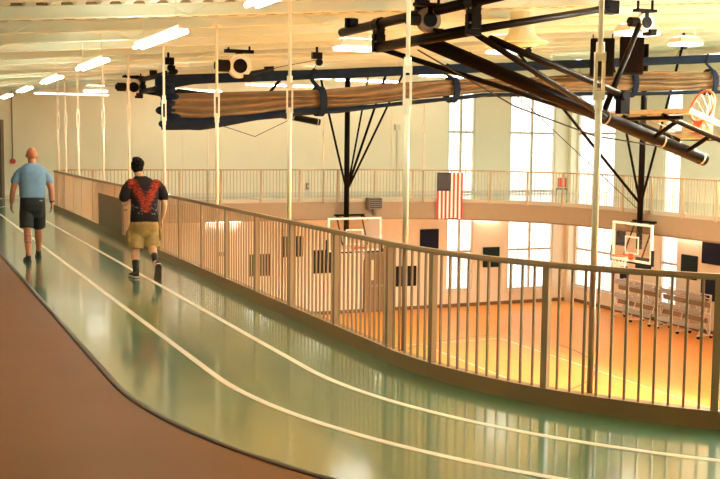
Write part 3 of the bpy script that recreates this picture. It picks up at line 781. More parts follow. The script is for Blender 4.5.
# two hoops folded up under the roof beside the track: the near one large, the other beyond the curtain
def stowed(y0, drop, label, detail):
    px, pz = 5.9, 3.19
    t = thing('stowed_backstop', label, 'basketball hoop', (px, y0, zb(px)), 'basketball hoops of the hall')
    L = 1.30
    # fixed pipe clamped under the beams and the turning pipe below it
    pipe(t, 'roof_pipe', (px, y0-2.3, 3.50), (px, y0+2.55, 3.50), .062)
    pipe(t, 'pivot_pipe', (px, y0-L, pz), (px, y0+L, pz), .066)
    for s in (-1, 1):
        bm = bmesh.new(); y = y0+s*(L-.03)
        box(bm, px-.055, px+.055, y-.075, y+.075, 3.20, 3.46); box(bm, px-.085, px+.085, y-.035, y+.035, 3.13, 3.36)
        tube(bm, [(px, y-.09, 3.50), (px, y+.09, 3.50)], .082, 12)
        h = obj('pivot_hanger', bm, M['black'], t)
        bm = bmesh.new()
        for dz in (3.26, 3.42): 
            for dy in (-.05, .05): tube(bm, [(px-.075, y+dy, dz), (px+.075, y+dy, dz)], .014, 6)
        obj('bolt', bm, M['grey'], h)
    for y in (y0-1.9, y0, y0+2.2):
        bm = bmesh.new(); box(bm, px-.05, px+.05, y-.06, y+.06, 3.52, zb(px)+.012); box(bm, px-.09, px+.09, y-.03, y+.03, 3.54, zb(px)+.012)
        obj('beam_clamp', bm, M['black'], t)
    e = Vector((10.35, y0, drop)); p = Vector((px, y0, pz)); d = (e-p).normalized()
    nrm = Vector((-d.z, 0, d.x))
    mast = pipe(t, 'mast', p, e, .088, n=18)
    bm = bmesh.new()
    for s in (.62, .83, .985):
        q = p+(e-p)*s; tube(bm, [q-d*.012, q+d*.012], .094, 18)
    obj('strap_ring', bm, M['alum'], mast)
    j = p+(e-p)*.60
    for s in (-1, 1): pipe(t, 'side_arm', (px+.05, y0+s*(L-.08), pz-.03), tuple(j+Vector((0, s*.10, -.02))), .036)
    # brace folded beside the mast with its clevis
    pipe(t, 'fold_brace', (px+.35, y0-L+.25, pz-.06), tuple(j+Vector((.15, -.22, .28))), .042)
    bm = bmesh.new(); q = j+Vector((.2, -.2, .0)); box(bm, q.x-.07, q.x+.07, q.y-.06, q.y+.06, q.z+.02, q.z+.33); tube(bm, [q+Vector((-.02, -.1, .26)), q+Vector((-.02, .1, .26))], .06, 10); obj('clevis', bm, M['black'], t)
    pipe(t, 'roof_brace', (px, y0-L+.05, pz), (9.2, y0+.7, zb(9.3)-.08), .045)
    bm = bmesh.new(); box(bm, 9.05, 9.27, y0+.6, y0+.78, zb(9.3)-.17, zb(9.3)+.01); obj('brace_bracket', bm, M['black'], t)
    q = j+Vector((.05, -.02, .08))
    pipe(t, 'hoist_strut', tuple(q), (9.35, y0+.25, zb(9.35)-.35), .040)
    bm = bmesh.new(); tube(bm, [(px+.1, y0+.3, pz-.1), (7.4, y0+.25, 2.42), (8.6, y0+.15, 2.05), tuple(e-d*.9+Vector((0, -.1, -.1)))], .010, 6); obj('cable', bm, M['cable'], t)
    if detail:
        # board lying parallel to the mast above its end
        ctr = p+d*4.00+nrm*.28
        m = Matrix(((0, -nrm.x, -d.x, ctr.x), (-1, 0, 0, ctr.y), (0, -nrm.z, -d.z, ctr.z), (0, 0, 0, 1)))
        m = Matrix(((0, -nrm.x, -d.x, ctr.x), (1, 0, 0, ctr.y), (0, -nrm.z, -d.z, ctr.z), (0, 0, 0, 1)))
        board(t, m)
        hoop(t, ctr+d*.38+nrm*.02, nrm, -d)
        bm = bmesh.new()
        for s in (-1, 1):
            for u in (3.7, 4.3):
                a = p+d*u; tube(bm, [a+Vector((0, s*.06, 0)), a+nrm*.22+Vector((0, s*.42, 0))], .032, 8)
        for s in (-1, 1): tube(bm, [p+d*3.45+nrm*.22+Vector((0, s*.42, 0)), p+d*4.5+nrm*.22+Vector((0, s*.42, 0))], .032, 8)
        tube(bm, [p+d*3.5+nrm*.20+Vector((0, -.75, 0)), p+d*3.5+nrm*.20+Vector((0, .75, 0))], .028, 8)
        obj('board_bracket', bm, M['black'], t)
    return t
stowed(11.75, 1.74, 'large black basketball backstop folded up under the roof in the middle of the view', True)
stowed(26.6, 2.45, 'black basketball backstop folded up beyond the navy end of the curtain', False)
# winches that lift them
winch(5.80, 11.38, 3.38, 'greyish winch motor on the roof pipe of the large stowed backstop', .66, False)
winch(5.70, 28.1, 3.30, 'cluttered winch near the far end wall beside the far stowed backstop', 1.0)
winch(9.75, 12.4, 3.66, 'round pale winch dial above the two black loudspeakers', .62)

# ------------------------------------------------------------------ loudspeakers, diffuser, odds and ends
for x0, x1, z0, z1, lb in ((13.49, 14.07, 3.38, 4.17, 'black loudspeaker box under the roof, directly behind the turnbuckle rod'), (14.22, 14.86, 3.45, 4.24, 'black loudspeaker box under the roof, the one farther from the turnbuckle rod')):
    t = thing('loudspeaker', lb, 'loudspeaker', ((x0+x1)/2, 18.9, z0), 'paired loudspeakers under the roof')
    m = Matrix.Translation(((x0+x1)/2, 18.9, (z0+z1)/2)) @ Matrix.Rotation(math.radians(-36), 4, 'Z')
    w, h = .25, (z1-z0)/2
    obj('cabinet', boxb(-w, w, -.18, .18, -h, h, .015, m), M['blackmatte'], t)
    obj('grille', boxb(-w+.03, w-.03, -.195, -.182, -h+.03, h-.03, 0, m), M['black'], t)
    for u in (-.2, .2):
        bm = bmesh.new(); tube(bm, [m @ Vector((u, 0, h-.01)), Vector(((m @ Vector((u, 0, 0))).x, (m @ Vector((u, 0, 0))).y, zb(x0)+.01))], .012, 6); obj('hanger', bm, M['black'], t)
t = thing('air_diffuser', 'round cream air diffuser flaring from a duct stub in the roof', 'diffuser', (8.85, 14.2, 3.4))
bm = bmesh.new(); lathe(bm, [(.19, zb(8.85)+.05), (.19, 3.72), (.21, 3.62), (.27, 3.55), (.40, 3.50), (.41, 3.48), (.38, 3.47)], (8.85, 14.2)); obj('cone', bm, M['ceil'], t, True)
bm = bmesh.new(); lathe(bm, [(.22, 3.47), (.25, 3.44), (.12, 3.425), (.05, 3.42)], (8.85, 14.2)); obj('core', bm, M['rod'], t, True)
bm = bmesh.new()
for a in range(4): tube(bm, [(8.85+.1*math.cos(a*PI/2), 14.2+.1*math.sin(a*PI/2), 3.44), (8.85+.1*math.cos(a*PI/2), 14.2+.1*math.sin(a*PI/2), 3.5)], .008, 6)
obj('core_pin', bm, M['rod'], t)

t = thing('horn_speaker', 'dark grey horn speaker on the gallery fascia above the lowered hoop', 'loudspeaker', (14.05, 31.3, -.4))
bm = boxb(13.80, 14.28, 31.05, 31.33, -.20, .16, .02); obj('horn', bm, M['grey'], t)
bm = bmesh.new()
for k in range(5): box(bm, 13.83, 14.25, 31.035, 31.05, -.16+k*.065, -.13+k*.065)
obj('grille_bar', bm, M['blackmatte'], t)
bm = bmesh.new(); tube(bm, [(14.04, 31.20, -.19), (14.10, 31.24, -.32), (14.10, 31.34, -.38)], .07, 8); obj('bracket', bm, M['grey'], t)

# flag hung from the bend of the far railing
FLAG = (16.39, 30.43); FA = math.radians(-32.4)
def fpt(x, y, z):
    u, v = x-16.88, y-31.36
    return (FLAG[0]+u*math.cos(FA)-v*math.sin(FA), FLAG[1]+u*math.sin(FA)+v*math.cos(FA), z)
t = thing('flag', 'red and white striped flag with blue canton hung on the far railing', 'flag', (FLAG[0], FLAG[1], -.5))
fx0, fx1, fz0, fz1 = 16.46, 17.30, -.50, .98
def fy(x, z): return 31.33 + .03*math.sin((x-fx0)*13+.6*z)*(.3+(fz1-z)*.5)
def cloth(name, x0, x1, z0, z1, m, d=0.0):
    bm = bmesh.new(); nu, nv = max(2, int((x1-x0)/.02)), max(2, int((z1-z0)/.08))
    g = {}
    for i in range(nu+1):
        for j in range(nv+1):
            x = x0+(x1-x0)*i/nu; z = z0+(z1-z0)*j/nv
            zz = z if z > fz0+.3 else z - .03*math.sin((x-fx0)*9)
            for s in (0, 1): g[i, j, s] = bm.verts.new(fpt(x, fy(x, z)-d+s*.004, zz))
    for i in range(nu):
        for j in range(nv):
            bm.faces.new((g[i, j, 0], g[i+1, j, 0], g[i+1, j+1, 0], g[i, j+1, 0])); bm.faces.new((g[i, j+1, 1], g[i+1, j+1, 1], g[i+1, j, 1], g[i, j, 1]))
    return obj(name, bm, m, t, True)
sw = (fx1-fx0)/13; cz = fz0+(fz1-fz0)*.60; cxr = fx0+sw*7
for k in range(13):
    a, b = fx0+sw*k, fx0+sw*(k+1)
    cloth('stripe', a, b, fz0, cz if k < 7 else fz1, M['red2' if k % 2 == 0 else 'cream2'])
can = cloth('canton', fx0, cxr, cz, fz1, M['canton'])
bm = bmesh.new()
for i in range(9):
    for j in range(6 if i % 2 == 0 else 5):
        x = fx0+.02+(cxr-fx0-.04)*(i+.5)/9; z = fz1-.03-(fz1-cz-.06)*((j+.5)/6 if i % 2 == 0 else (j+1)/6)
        y = fy(x, z)-.006; vs = []
        for k in range(10):
            rr = .0125 if k % 2 == 0 else .0052; a = PI/2+k*PI/5
            vs.append(bm.verts.new(fpt(x+rr*math.cos(a), y, z+rr*math.sin(a))))
        bm.faces.new(vs)
obj('stars', bm, M['cream2'], can)

# wall pads
def pad(x0, x1, z0, z1, m, label, side=False):
    b = boxb(x0, x1, YW1-.06, YW1-.001, z0, z1, .012) if not side else boxb(XW1-.06, XW1-.001, x0, x1, z0, z1, .012)
    tag(obj('wall_pad', b, M[m]), label, 'pad', 'dark square pads on the walls')
pad(11.36, 12.18, -2.87, -2.08, 'pad_dark', 'dark square pad on the end wall, the one nearest the walkers')
pad(12.6, 13.4, -2.22, -1.47, 'pad_dark', 'dark square pad on the end wall, highest of the three near the hoop')
pad(13.8, 14.66, -2.86, -2.01, 'pad_dark', 'dark square pad on the end wall, just below the lowered hoop')
pad(17.11, 17.99, -3.49, -2.72, 'pad_dark', 'dark square pad on the end wall, low beside the brown door')
pad(18.13, 18.92, -2.10, -1.34, 'pad_navy', 'navy square pad on the end wall below the flag')
pad(20.90, 21.63, -2.90, -2.11, 'pad_green', 'dark green square pad on the end wall between two windows')
pad(28.5, 29.3, -2.66, -1.83, 'pad_green', 'dark green square pad on the side wall above the folded bleachers', True)
pad(27.4, 28.28, -2.03, -1.24, 'pad_navy', 'navy square pad on the side wall, upper one of the pair', True)
pad(27.4, 28.26, -3.27, -2.46, 'pad_navy', 'navy square pad on the side wall, lower one of the pair', True)
pad(30.92, 31.8, -2.60, -2.18, 'pad_green', 'dark green square pad on the side wall behind the turned hoop board', True)
pad(32.45, 33.0, -1.85, -1.08, 'pad_navy', 'narrow navy pad on the side wall seen through the turned hoop board', True)
t = thing('wall_sign', 'white wall sign with a navy field below the turned hoop board', 'sign', (24.97, 32.6, -2.8))
obj('sign_board', boxb(24.96, 24.999, 32.15, 33.0, -3.2, -2.45), M['white'], t)
obj('sign_field', boxb(24.95, 24.96, 32.25, 32.7, -3.1, -2.6), M['pad_navy'], t)
t = thing('wall_box', 'small grey blue box on the end wall low behind the railing', 'box', (10.38, 35.95, -2.03))
obj('housing', boxb(10.26, 10.51, 35.93, 35.999, -2.11, -1.96, .008), M['grey'], t)
obj('cover', boxb(10.30, 10.47, 35.92, 35.93, -2.08, -1.99), M['tee'], t)

# doors
t = struct(thing('door_1', 'brown door with a slit window in the end wall of the court', 'door', (16.26, 35.97, ZF)))
bm = bmesh.new(); box(bm, 15.80, 15.86, 35.93, 36, ZF, -2.02); box(bm, 16.66, 16.72, 35.93, 36, ZF, -2.02); box(bm, 15.86, 16.66, 35.93, 36, -2.09, -2.02); obj('door_frame', bm, M['base'], t)
obj('door_leaf', boxb(15.86, 16.66, 35.95, 35.995, ZF+.01, -2.09), M['door'], t)
obj('door_window', boxb(16.06, 16.20, 35.935, 35.95, -3.2, -2.44), M['cwhite'], t)
obj('push_bar', boxb(15.95, 16.6, 35.90, 35.95, -3.46, -3.38), M['alum'], t)
obj('door_closer', boxb(16.2, 16.6, 35.90, 35.95, -2.22, -2.16), M['alum'], t)
t = struct(thing('door_2', 'dark brown door at the end of the running track', 'door', (2.6, 35.97, .012)))
obj('door_leaf', boxb(2.15, 3.05, 35.94, 35.995, .03, 2.45), M['dooredge'], t)
bm = bmesh.new(); box(bm, 2.07, 2.15, 35.9, 36, .012, 2.53); box(bm, 3.05, 3.13, 35.9, 36, .012, 2.53); box(bm, 2.15, 3.05, 35.9, 36, 2.45, 2.53); obj('door_frame', bm, M['door'], t)
bm = bmesh.new(); tube(bm, [(2.95, 35.94, 1.02), (2.95, 35.88, 1.02), (2.82, 35.88, 1.02)], .012, 8); obj('door_handle', bm, M['alum'], t)

t = thing('alarm_box', 'round red alarm on the end wall at the foot of a conduit', 'alarm', (3.40, 35.97, 1.2))
bm = bmesh.new(); disc_y(bm, (3.40, 35.95, 1.20), .085, .1, 20); obj('bell', bm, M['red'], t)
bm = bmesh.new(); tube(bm, [(3.40, 35.97, 1.27), (3.40, 35.97, 3.44)], .018, 8); obj('conduit', bm, M['rail'], t)
t = thing('conduit_box', 'cream junction box and conduit on the end wall near the flag', 'conduit', (17.1, 35.97, .1))
bm = bmesh.new(); tube(bm, [(17.1, 35.96, .14), (17.1, 35.96, 2.5)], .03, 8); obj('pipe', bm, M['frame'], t)
obj('box', boxb(17.0, 17.2, 35.88, 36, 2.4, 2.6), M['frame'], t)
t = thing('fire_strobe', 'small dark strobe on the end wall just above the far railing', 'alarm', (13.55, 35.96, .33))
obj('housing', boxb(13.50, 13.60, 35.92, 36, .22, .44, .01), M['grey'], t)
obj('lens', boxb(13.52, 13.58, 35.90, 35.92, .28, .38), M['white'], t)

# red chair on the far gallery
t = thing('gallery_chair', 'red backed chair on the far gallery beside the corner windows', 'chair', (21.9, 32.2, .012))
cx, cy = 21.9, 32.2
m = Matrix.Translation((cx, cy, .012)) @ Matrix.Rotation(math.radians(-33), 4, 'Z')
obj('seat', boxb(-.20, .20, -.20, .20, .30, .36, .02, m), M['grey'], t)
obj('backrest', boxb(-.16, .16, -.23, -.19, .40, .73, .02, m), M['red'], t)
for sx in (-1, 1):
    for sy in (-1, 1):
        bm = bmesh.new(); tube(bm, [m @ Vector((sx*.2, sy*.2, 0)), m @ Vector((sx*.18, sy*.18, .31))], .015, 8); obj('leg', bm, M['grey'], t)
    bm = bmesh.new(); tube(bm, [m @ Vector((sx*.14, -.19, .32)), m @ Vector((sx*.14, -.21, .70))], .013, 8); obj('back_frame', bm, M['grey'], t)

# folded bleachers against the side wall
def bleacher(y0, y1, label):
    t = thing('bleacher', label, 'bleacher', (24.2, (y0+y1)/2, ZF), 'folded bleacher units by the side wall')
    for k, (x, z) in enumerate(((24.10, -3.05), (24.28, -3.28), (24.02, -3.52), (24.22, -3.78), (23.96, -4.0))):
        m = Matrix.Translation((x, 0, z)) @ Matrix.Rotation(math.radians(28 if k % 2 == 0 else -8), 4, 'Y')
        obj('seat_plank' if k % 2 == 0 else 'foot_plank', boxb(-.02, .02, y0, y1, -.085, .085, .005, m), M['alum'], t)
    for y in (y0+.12, (y0+y1)/2, y1-.12):
        bm = bmesh.new()
        box(bm, 24.40, 24.45, y-.025, y+.025, ZF+.08, -2.95); box(bm, 23.9, 24.55, y-.025, y+.025, ZF+.08, ZF+.13)
        tube(bm, [(23.95, y, ZF+.12), (24.42, y, -3.0)], .022, 6); tube(bm, [(24.42, y, -3.6), (23.98, y, -3.45)], .02, 6); tube(bm, [(24.42, y, -3.1), (24.05, y, -3.0)], .02, 6)
        obj('frame', bm, M['white'], t)
        for x in (23.97, 24.5):
            bm = bmesh.new(); disc_y(bm, (x, y, ZF+.06), .06, .04, 14); obj('caster', bm, M['blackmatte'], t)
    bm = bmesh.new()
    tube(bm, [(24.42, y0+.12, -2.97), (24.42, y1-.12, -2.97)], .022, 6); tube(bm, [(24.42, y0+.12, ZF+.1), (24.42, (y0+y1)/2, -3.0), (24.42, y1-.12, ZF+.1)], .018, 6)
    obj('cross_brace', bm, M['white'], t)
bleacher(29.55, 31.85, 'folded cream bleacher unit standing beneath the turned hoop board')
bleacher(27.05, 29.35, 'folded cream bleacher unit standing beneath the navy wall pads')

# ------------------------------------------------------------------ people
def remesh(name, bm, m, parent, voxel=.009, smooth=4, at=None):
    """melts overlapping closed shapes into one continuous surface"""
    bmesh.ops.recalc_face_normals(bm, faces=bm.faces)
    me = bpy.data.meshes.new(name+'_src'); bm.to_mesh(me); bm.free()
    o = bpy.data.objects.new(name+'_src', me); C.objects.link(o)
    r = o.modifiers.new('r', 'REMESH'); r.mode = 'VOXEL'; r.voxel_size = voxel; r.use_smooth_shade = True
    s = o.modifiers.new('s', 'SMOOTH'); s.factor = .5; s.iterations = smooth
    dg = bpy.context.evaluated_depsgraph_get(); dg.update()
    me2 = bpy.data.meshes.new_from_object(o.evaluated_get(dg))
    bpy.data.objects.remove(o); bpy.data.meshes.remove(me)
    me2.name = name; me2.materials.clear(); me2.materials.append(m)
    for p in me2.polygons: p.use_smooth = True
    q = bpy.data.objects.new(name, me2); C.objects.link(q)
    if parent is not None: q.parent = parent
    return q

def chain(bm, pts, n=16):
    """limb: list of (x, y, z, r)"""
    tube(bm, [p[:3] for p in pts], [p[3] for p in pts], n)
    for p in (pts[0], pts[-1]): ball(bm, p[:3], p[3]*.98, n=12)
def torso(bm, secs, n=28):
    """secs: (z, cx, cy, rx, ry)"""
    rings = []
    for z, cx, cy, rx, ry in secs:
        ring = []
        for k in range(n):
            a = 2*PI*k/n; c, s = math.cos(a), math.sin(a)
            e = .8
            ring.append(bm.verts.new((cx+rx*math.copysign(abs(c)**e, c), cy+ry*math.copysign(abs(s)**e, s), z)))
        rings.append(ring)
    for u, v in zip(rings[:-1], rings[1:]):
        for k in range(n): bm.faces.new((u[k], u[(k+1) % n], v[(k+1) % n], v[k]))
    bm.faces.new(rings[0][::-1]); bm.faces.new(rings[-1])

def head(bm, c, tilt=0.0, yaw=0.0, k=1.0):
    """skull, jaw, nose, brows, ears; faces +y; c is the centre of the skull"""
    m = Matrix.Translation(c) @ Matrix.Rotation(yaw, 4, 'Z') @ Matrix.Rotation(-tilt, 4, 'X')
    def e(p, r): 
        mm = m @ Matrix.Translation(Vector(p)*k) @ Matrix.Diagonal((r[0]*k, r[1]*k, r[2]*k, 1))
        bmesh.ops.create_uvsphere(bm, u_segments=20, v_segments=14, radius=1, matrix=mm)
    e((0, -.012, .025), (.077, .098, .092)); e((0, .028, -.045), (.060, .068, .075)); e((0, .062, -.088), (.032, .028, .024))
    e((0, .098, -.02), (.013, .016, .026)); e((0, .106, -.036), (.017, .014, .011))
    e((0, .082, .018), (.05, .012, .010)); e((.040, .062, -.03), (.022, .022, .018)); e((-.040, .062, -.03), (.022, .022, .018))
    e((0, .084, -.064), (.026, .010, .006)); e((0, .082, -.076), (.022, .011, .006))
    for s in (-1, 1): e((s*.081, -.008, -.012), (.010, .022, .033)); 
    return m
def hand(bm, wrist, d, palm_n, side, curl=.5, k=1.0):
    """palm and five bent fingers; d along the hand, palm_n out of the palm, side +1/-1 thumb side along d x palm_n"""
    w, d, pn = Vector(wrist), Vector(d).normalized(), Vector(palm_n).normalized(); sd = d.cross(pn).normalized()*side
    m = Matrix(((sd.x, pn.x, d.x, 0), (sd.y, pn.y, d.y, 0), (sd.z, pn.z, d.z, 0), (0, 0, 0, 1)))
    ball(bm, w+d*.045*k, (.040*k, .018*k, .052*k), m, 14); ball(bm, w+d*.07*k, (.042*k, .016*k, .030*k), m, 14)
    for i, (off, L) in enumerate(((.030, .070), (.010, .080), (-.010, .074), (-.029, .058))):
        b = w+d*.085*k+sd*off*k; L *= k
        p1 = b+(d*math.cos(curl*.5)+pn*math.sin(curl*.5))*L*.45
        p2 = p1+(d*math.cos(curl*1.3)+pn*math.sin(curl*1.3))*L*.32
        p3 = p2+(d*math.cos(curl*2.0)+pn*math.sin(curl*2.0))*L*.25
        chain(bm, [(*(w+d*.06*k+sd*off*.8*k), .010*k), (*b, .0100*k), (*p1, .0092*k), (*p2, .0085*k), (*p3, .0075*k)], 10)
    b = w+d*.025*k+sd*.030*k
    p1 = b+(d*.6+sd*.7+pn*.25).normalized()*.040*k; p2 = p1+(d*.9+sd*.25+pn*.4).normalized()*.030*k; p3 = p2+(d*.9+pn*.5).normalized()*.024*k
    chain(bm, [(*b, .014*k), (*p1, .0115*k), (*p2, .0105*k), (*p3, .0085*k)], 10)

def shoe(parent, heel, pitch, yaw, upper, sole_m, out_m, L=.285):
    """heel: ground point under the heel when flat; pitch turns the foot about its toe"""
    def secs(tab, bm):
        rings = []
        for y, w, z0, z1 in tab:
            rings.append([bm.verts.new((w*math.cos(a)*(1.0), y, z0+(z1-z0)*(.5+.5*math.sin(a)) if abs(math.sin(a)) < 2 else 0)) for a in [2*PI*k/16 for k in range(16)]])
        for u, v in zip(rings[:-1], rings[1:]):
            for k in range(16): bm.faces.new((u[k], u[(k+1) % 16], v[(k+1) % 16], v[k]))
        bm.faces.new(rings[0][::-1]); bm.faces.new(rings[-1])
    toe = .75*L
    mtx = Matrix.Translation(Vector(heel)) @ Matrix.Rotation(yaw, 4, 'Z') @ Matrix.Translation((0, toe, 0)) @ Matrix.Rotation(-pitch, 4, 'X') @ Matrix.Translation((0, -toe, 0))
    bm = bmesh.new()
    secs([(-.035, .022, .03, .085), (-.025, .034, .02, .105), (0, .040, .02, .115), (.04, .042, .02, .112), (.09, .042, .02, .092), (.14, .046, .02, .074), (.19, .048, .02, .062), (.225, .042, .02, .052), (.245, .025, .022, .042)], bm)
    bm.transform(mtx); u = obj('shoe', bm, upper, parent, True)
    prof = [(-.037, .0), (-.030, .028), (0, .042), (.05, .041), (.10, .041), (.15, .048), (.19, .051), (.225, .044), (.245, .028), (.252, 0)]
    def slab(z0, z1, grow):
        bm = bmesh.new(); pts = [(w+grow*(w > 0), y) for y, w in prof] + [(-(w+grow), y) for y, w in reversed(prof[1:-1])]
        a = [bm.verts.new((x, y, z0)) for x, y in pts]; b = [bm.verts.new((x, y, z1)) for x, y in pts]
        bm.faces.new(a[::-1]); bm.faces.new(b)
        for i in range(len(a)): bm.faces.new((a[i], a[(i+1) % len(a)], b[(i+1) % len(b)], b[i]))
        bm.transform(mtx); return bm
    obj('midsole', slab(.008, .030, .003), sole_m, u); obj('outsole', slab(0.0, .008, .002), out_m, u)
    bm = bmesh.new()
    for k in range(4):
        y = .085+k*.022; z = .094-k*.007; tube(bm, [(-.026, y, z-.012), (0, y, z+.004), (.026, y, z-.012)], .004, 6)
    bm.transform(mtx); obj('laces', bm, sole_m, u)

def local(parent, fn):
    """build children in the person's own frame"""
    return fn

# ---- the bald man in the blue shirt (own frame: +y walks away, x to his right)
def eyes(parent, m, k=1.0):
    for s in (-1, 1):
        bm = bmesh.new(); mm = m @ Matrix.Translation(Vector((s*.030, .083, .004))*k); bmesh.ops.create_uvsphere(bm, u_segments=12, v_segments=8, radius=.011*k, matrix=mm)
        obj('eye', bm, M['eye'], parent, True)

P1 = thing('person', 'bald person in light blue shirt and black shorts walking away along the track', 'person', (0, 0, 0))
bm = bmesh.new()
torso(bm, [(.86, 0, 0, .14, .11), (.95, 0, -.01, .165, .125), (1.05, 0, 0, .155, .11), (1.18, 0, .01, .165, .115), (1.32, 0, .005, .185, .12), (1.42, 0, 0, .19, .11), (1.48, 0, 0, .14, .08), (1.52, 0, 0, .07, .06)])
chain(bm, [(0, -.005, 1.48, .062), (0, .005, 1.56, .060), (0, .015, 1.62, .058)])
hm1 = head(bm, (0, .03, 1.672), .05, 0, 1.04)
# legs: left leg behind, right leg ahead
chain(bm, [(-.09, 0, .90, .095), (-.095, -.02, .70, .082), (-.095, -.05, .50, .060), (-.095, -.10, .46, .058), (-.10, -.19, .32, .060), (-.105, -.27, .17, .042), (-.105, -.30, .09, .036)])
chain(bm, [(.09, 0, .90, .095), (.10, .10, .70, .082), (.105, .20, .50, .060), (.105, .22, .46, .058), (.115, .26, .32, .060), (.12, .32, .17, .042), (.12, .35, .09, .036)])
chain(bm, [(-.105, -.30, .085, .036), (-.105, -.24, .06, .034), (-.105, -.14, .045, .028)]); chain(bm, [(.12, .35, .085, .036), (.125, .40, .06, .034), (.13, .50, .045, .028)])
# arms held slightly away from the body
chain(bm, [(-.17, 0, 1.41, .060), (-.225, .0, 1.32, .056), (-.272, -.01, 1.20, .048), (-.295, -.01, 1.12, .043), (-.305, .03, 1.02, .043), (-.315, .07, .91, .029)])
chain(bm, [(.17, 0, 1.41, .060), (.225, .0, 1.32, .056), (.265, -.02, 1.20, .048), (.285, -.03, 1.12, .043), (.290, -.02, 1.02, .043), (.30, 0, .91, .029)])
hand(bm, (-.316, .075, .90), (-.02, .12, -1), (1, .2, 0), -1, .55); hand(bm, (.30, .0, .90), (.02, .05, -1), (-1, .2, 0), 1, .6)
body = remesh('body', bm, M['skin1'], P1, .0085, 3)
eyes(body, hm1, 1.04)
bm = bmesh.new()
torso(bm, [(1.00, 0, 0, .200, .140), (1.10, 0, 0, .200, .138), (1.20, 0, .01, .205, .140), (1.32, 0, .005, .216, .140), (1.41, 0, 0, .214, .130), (1.465, 0, 0, .190, .116), (1.51, 0, 0, .142, .098), (1.545, 0, .0, .088, .078)])
for s in (-1, 1): chain(bm, [(s*.165, 0, 1.41, .070), (s*.215, 0, 1.355, .072), (s*.262, 0, 1.26, .068)])
remesh('tee_shirt', bm, M['tee'], P1, .011, 3)
bm = bmesh.new()
torso(bm, [(.68, 0, .02, .14, .085), (.74, 0, .015, .172, .112), (.80, 0, .0, .188, .135), (.90, 0, -.01, .197, .148), (.99, 0, -.005, .190, .136), (1.03, 0, 0, .175, .122)])
tube(bm, [(-.085, 0, .99), (-.09, 0, .88), (-.098, -.01, .72), (-.105, -.055, .52)], [.08, .108, .112, .108], 20); tube(bm, [(.085, 0, .99), (.09, 0, .88), (.10, .08, .72), (.108, .19, .52)], [.08, .108, .112, .108], 20)
sh = remesh('shorts', bm, M['shorts'], P1, .010, 3)
bm = bmesh.new(); mm = Matrix.Translation((.115, -.142, .955)); box(bm, -.022, .022, -.006, .006, -.005, .005, mm); obj('chest_mark', bm, M['sole'], sh).name = 'hip_mark'
shoe(P1, (-.105, -.315, 0), .0, .08, M['shoe'], M['shoe'], M['shoe'])
shoe(P1, (.12, .335, 0), .0, -.08, M['shoe'], M['shoe'], M['shoe'])
for q in ((-.105, -.29, .105), (.12, .345, .105)):
    bm = bmesh.new(); tube(bm, [(q[0], q[1], q[2]-.03), (q[0], q[1]+.01, q[2]+.03)], .042, 12); obj('sock', bm, M['shoe'], P1, True)
bm = bmesh.new(); tube(bm, [(.297, -.003, .925), (.296, -.006, .950)], .035, 14); w = obj('wristwatch', bm, M['shoe'], P1, True)
bm = bmesh.new(); box(bm, .325, .338, -.02, .02, .918, .956); obj('watch_face', bm, M['grey'], w)
# ink on the left calf: a thin patch following the calf
bm = bmesh.new()
for i in range(7):
    for j in range(6):
        if (i*7+j*5) % 4 == 0: continue
        a = -PI/2+(i-3)*.24; z = .30+j*.022; cy = -.19-(.32-z)*.53; r = .0615-.0006*abs(j-1)
        ball(bm, (-.10+r*math.cos(a), cy+r*math.sin(a), z), (.008, .004, .009), n=8)
obj('tattoo', bm, M['ink'], body, True)
P1.location = (1.955, 17.62, 0)

# ---- the dark-haired person in the tie-dyed shirt, head bent over a phone
P2 = thing('person', 'dark-haired person in red and black tie-dye shirt and khaki shorts, head bowed', 'person', (0, 0, 0))
bm = bmesh.new()
torso(bm, [(.76, .06, 0, .15, .12), (.86, .06, -.01, .175, .135), (.96, .065, 0, .165, .12), (1.08, .07, .02, .170, .122), (1.20, .07, .03, .185, .125), (1.30, .07, .05, .185, .115), (1.37, .06, .07, .14, .09), (1.41, .04, .08, .08, .07)])
chain(bm, [(.04, .07, 1.36, .062), (.02, .10, 1.43, .058), (.0, .135, 1.49, .056)])
hm2 = head(bm, (-.005, .155, 1.565), -.55, .12, 1.0)
# left leg planted, right leg trailing with heel raised
chain(bm, [(-.03, .02, .80, .098), (-.045, .04, .62, .086), (-.05, .06, .46, .062), (-.055, .05, .42, .060), (-.075, -.03, .30, .062), (-.09, -.13, .15, .042), (-.095, -.18, .09, .038)])
chain(bm, [(.15, .0, .80, .098), (.165, .03, .62, .086), (.17, .05, .47, .062), (.165, .02, .43, .060), (.15, -.14, .38, .062), (.135, -.32, .31, .042), (.13, -.385, .27, .037)])
chain(bm, [(-.095, -.18, .085, .036), (-.10, -.12, .06, .034), (-.11, -.02, .045, .028)]); chain(bm, [(.13, -.385, .27, .034), (.135, -.40, .19, .032), (.15, -.39, .09, .026)])
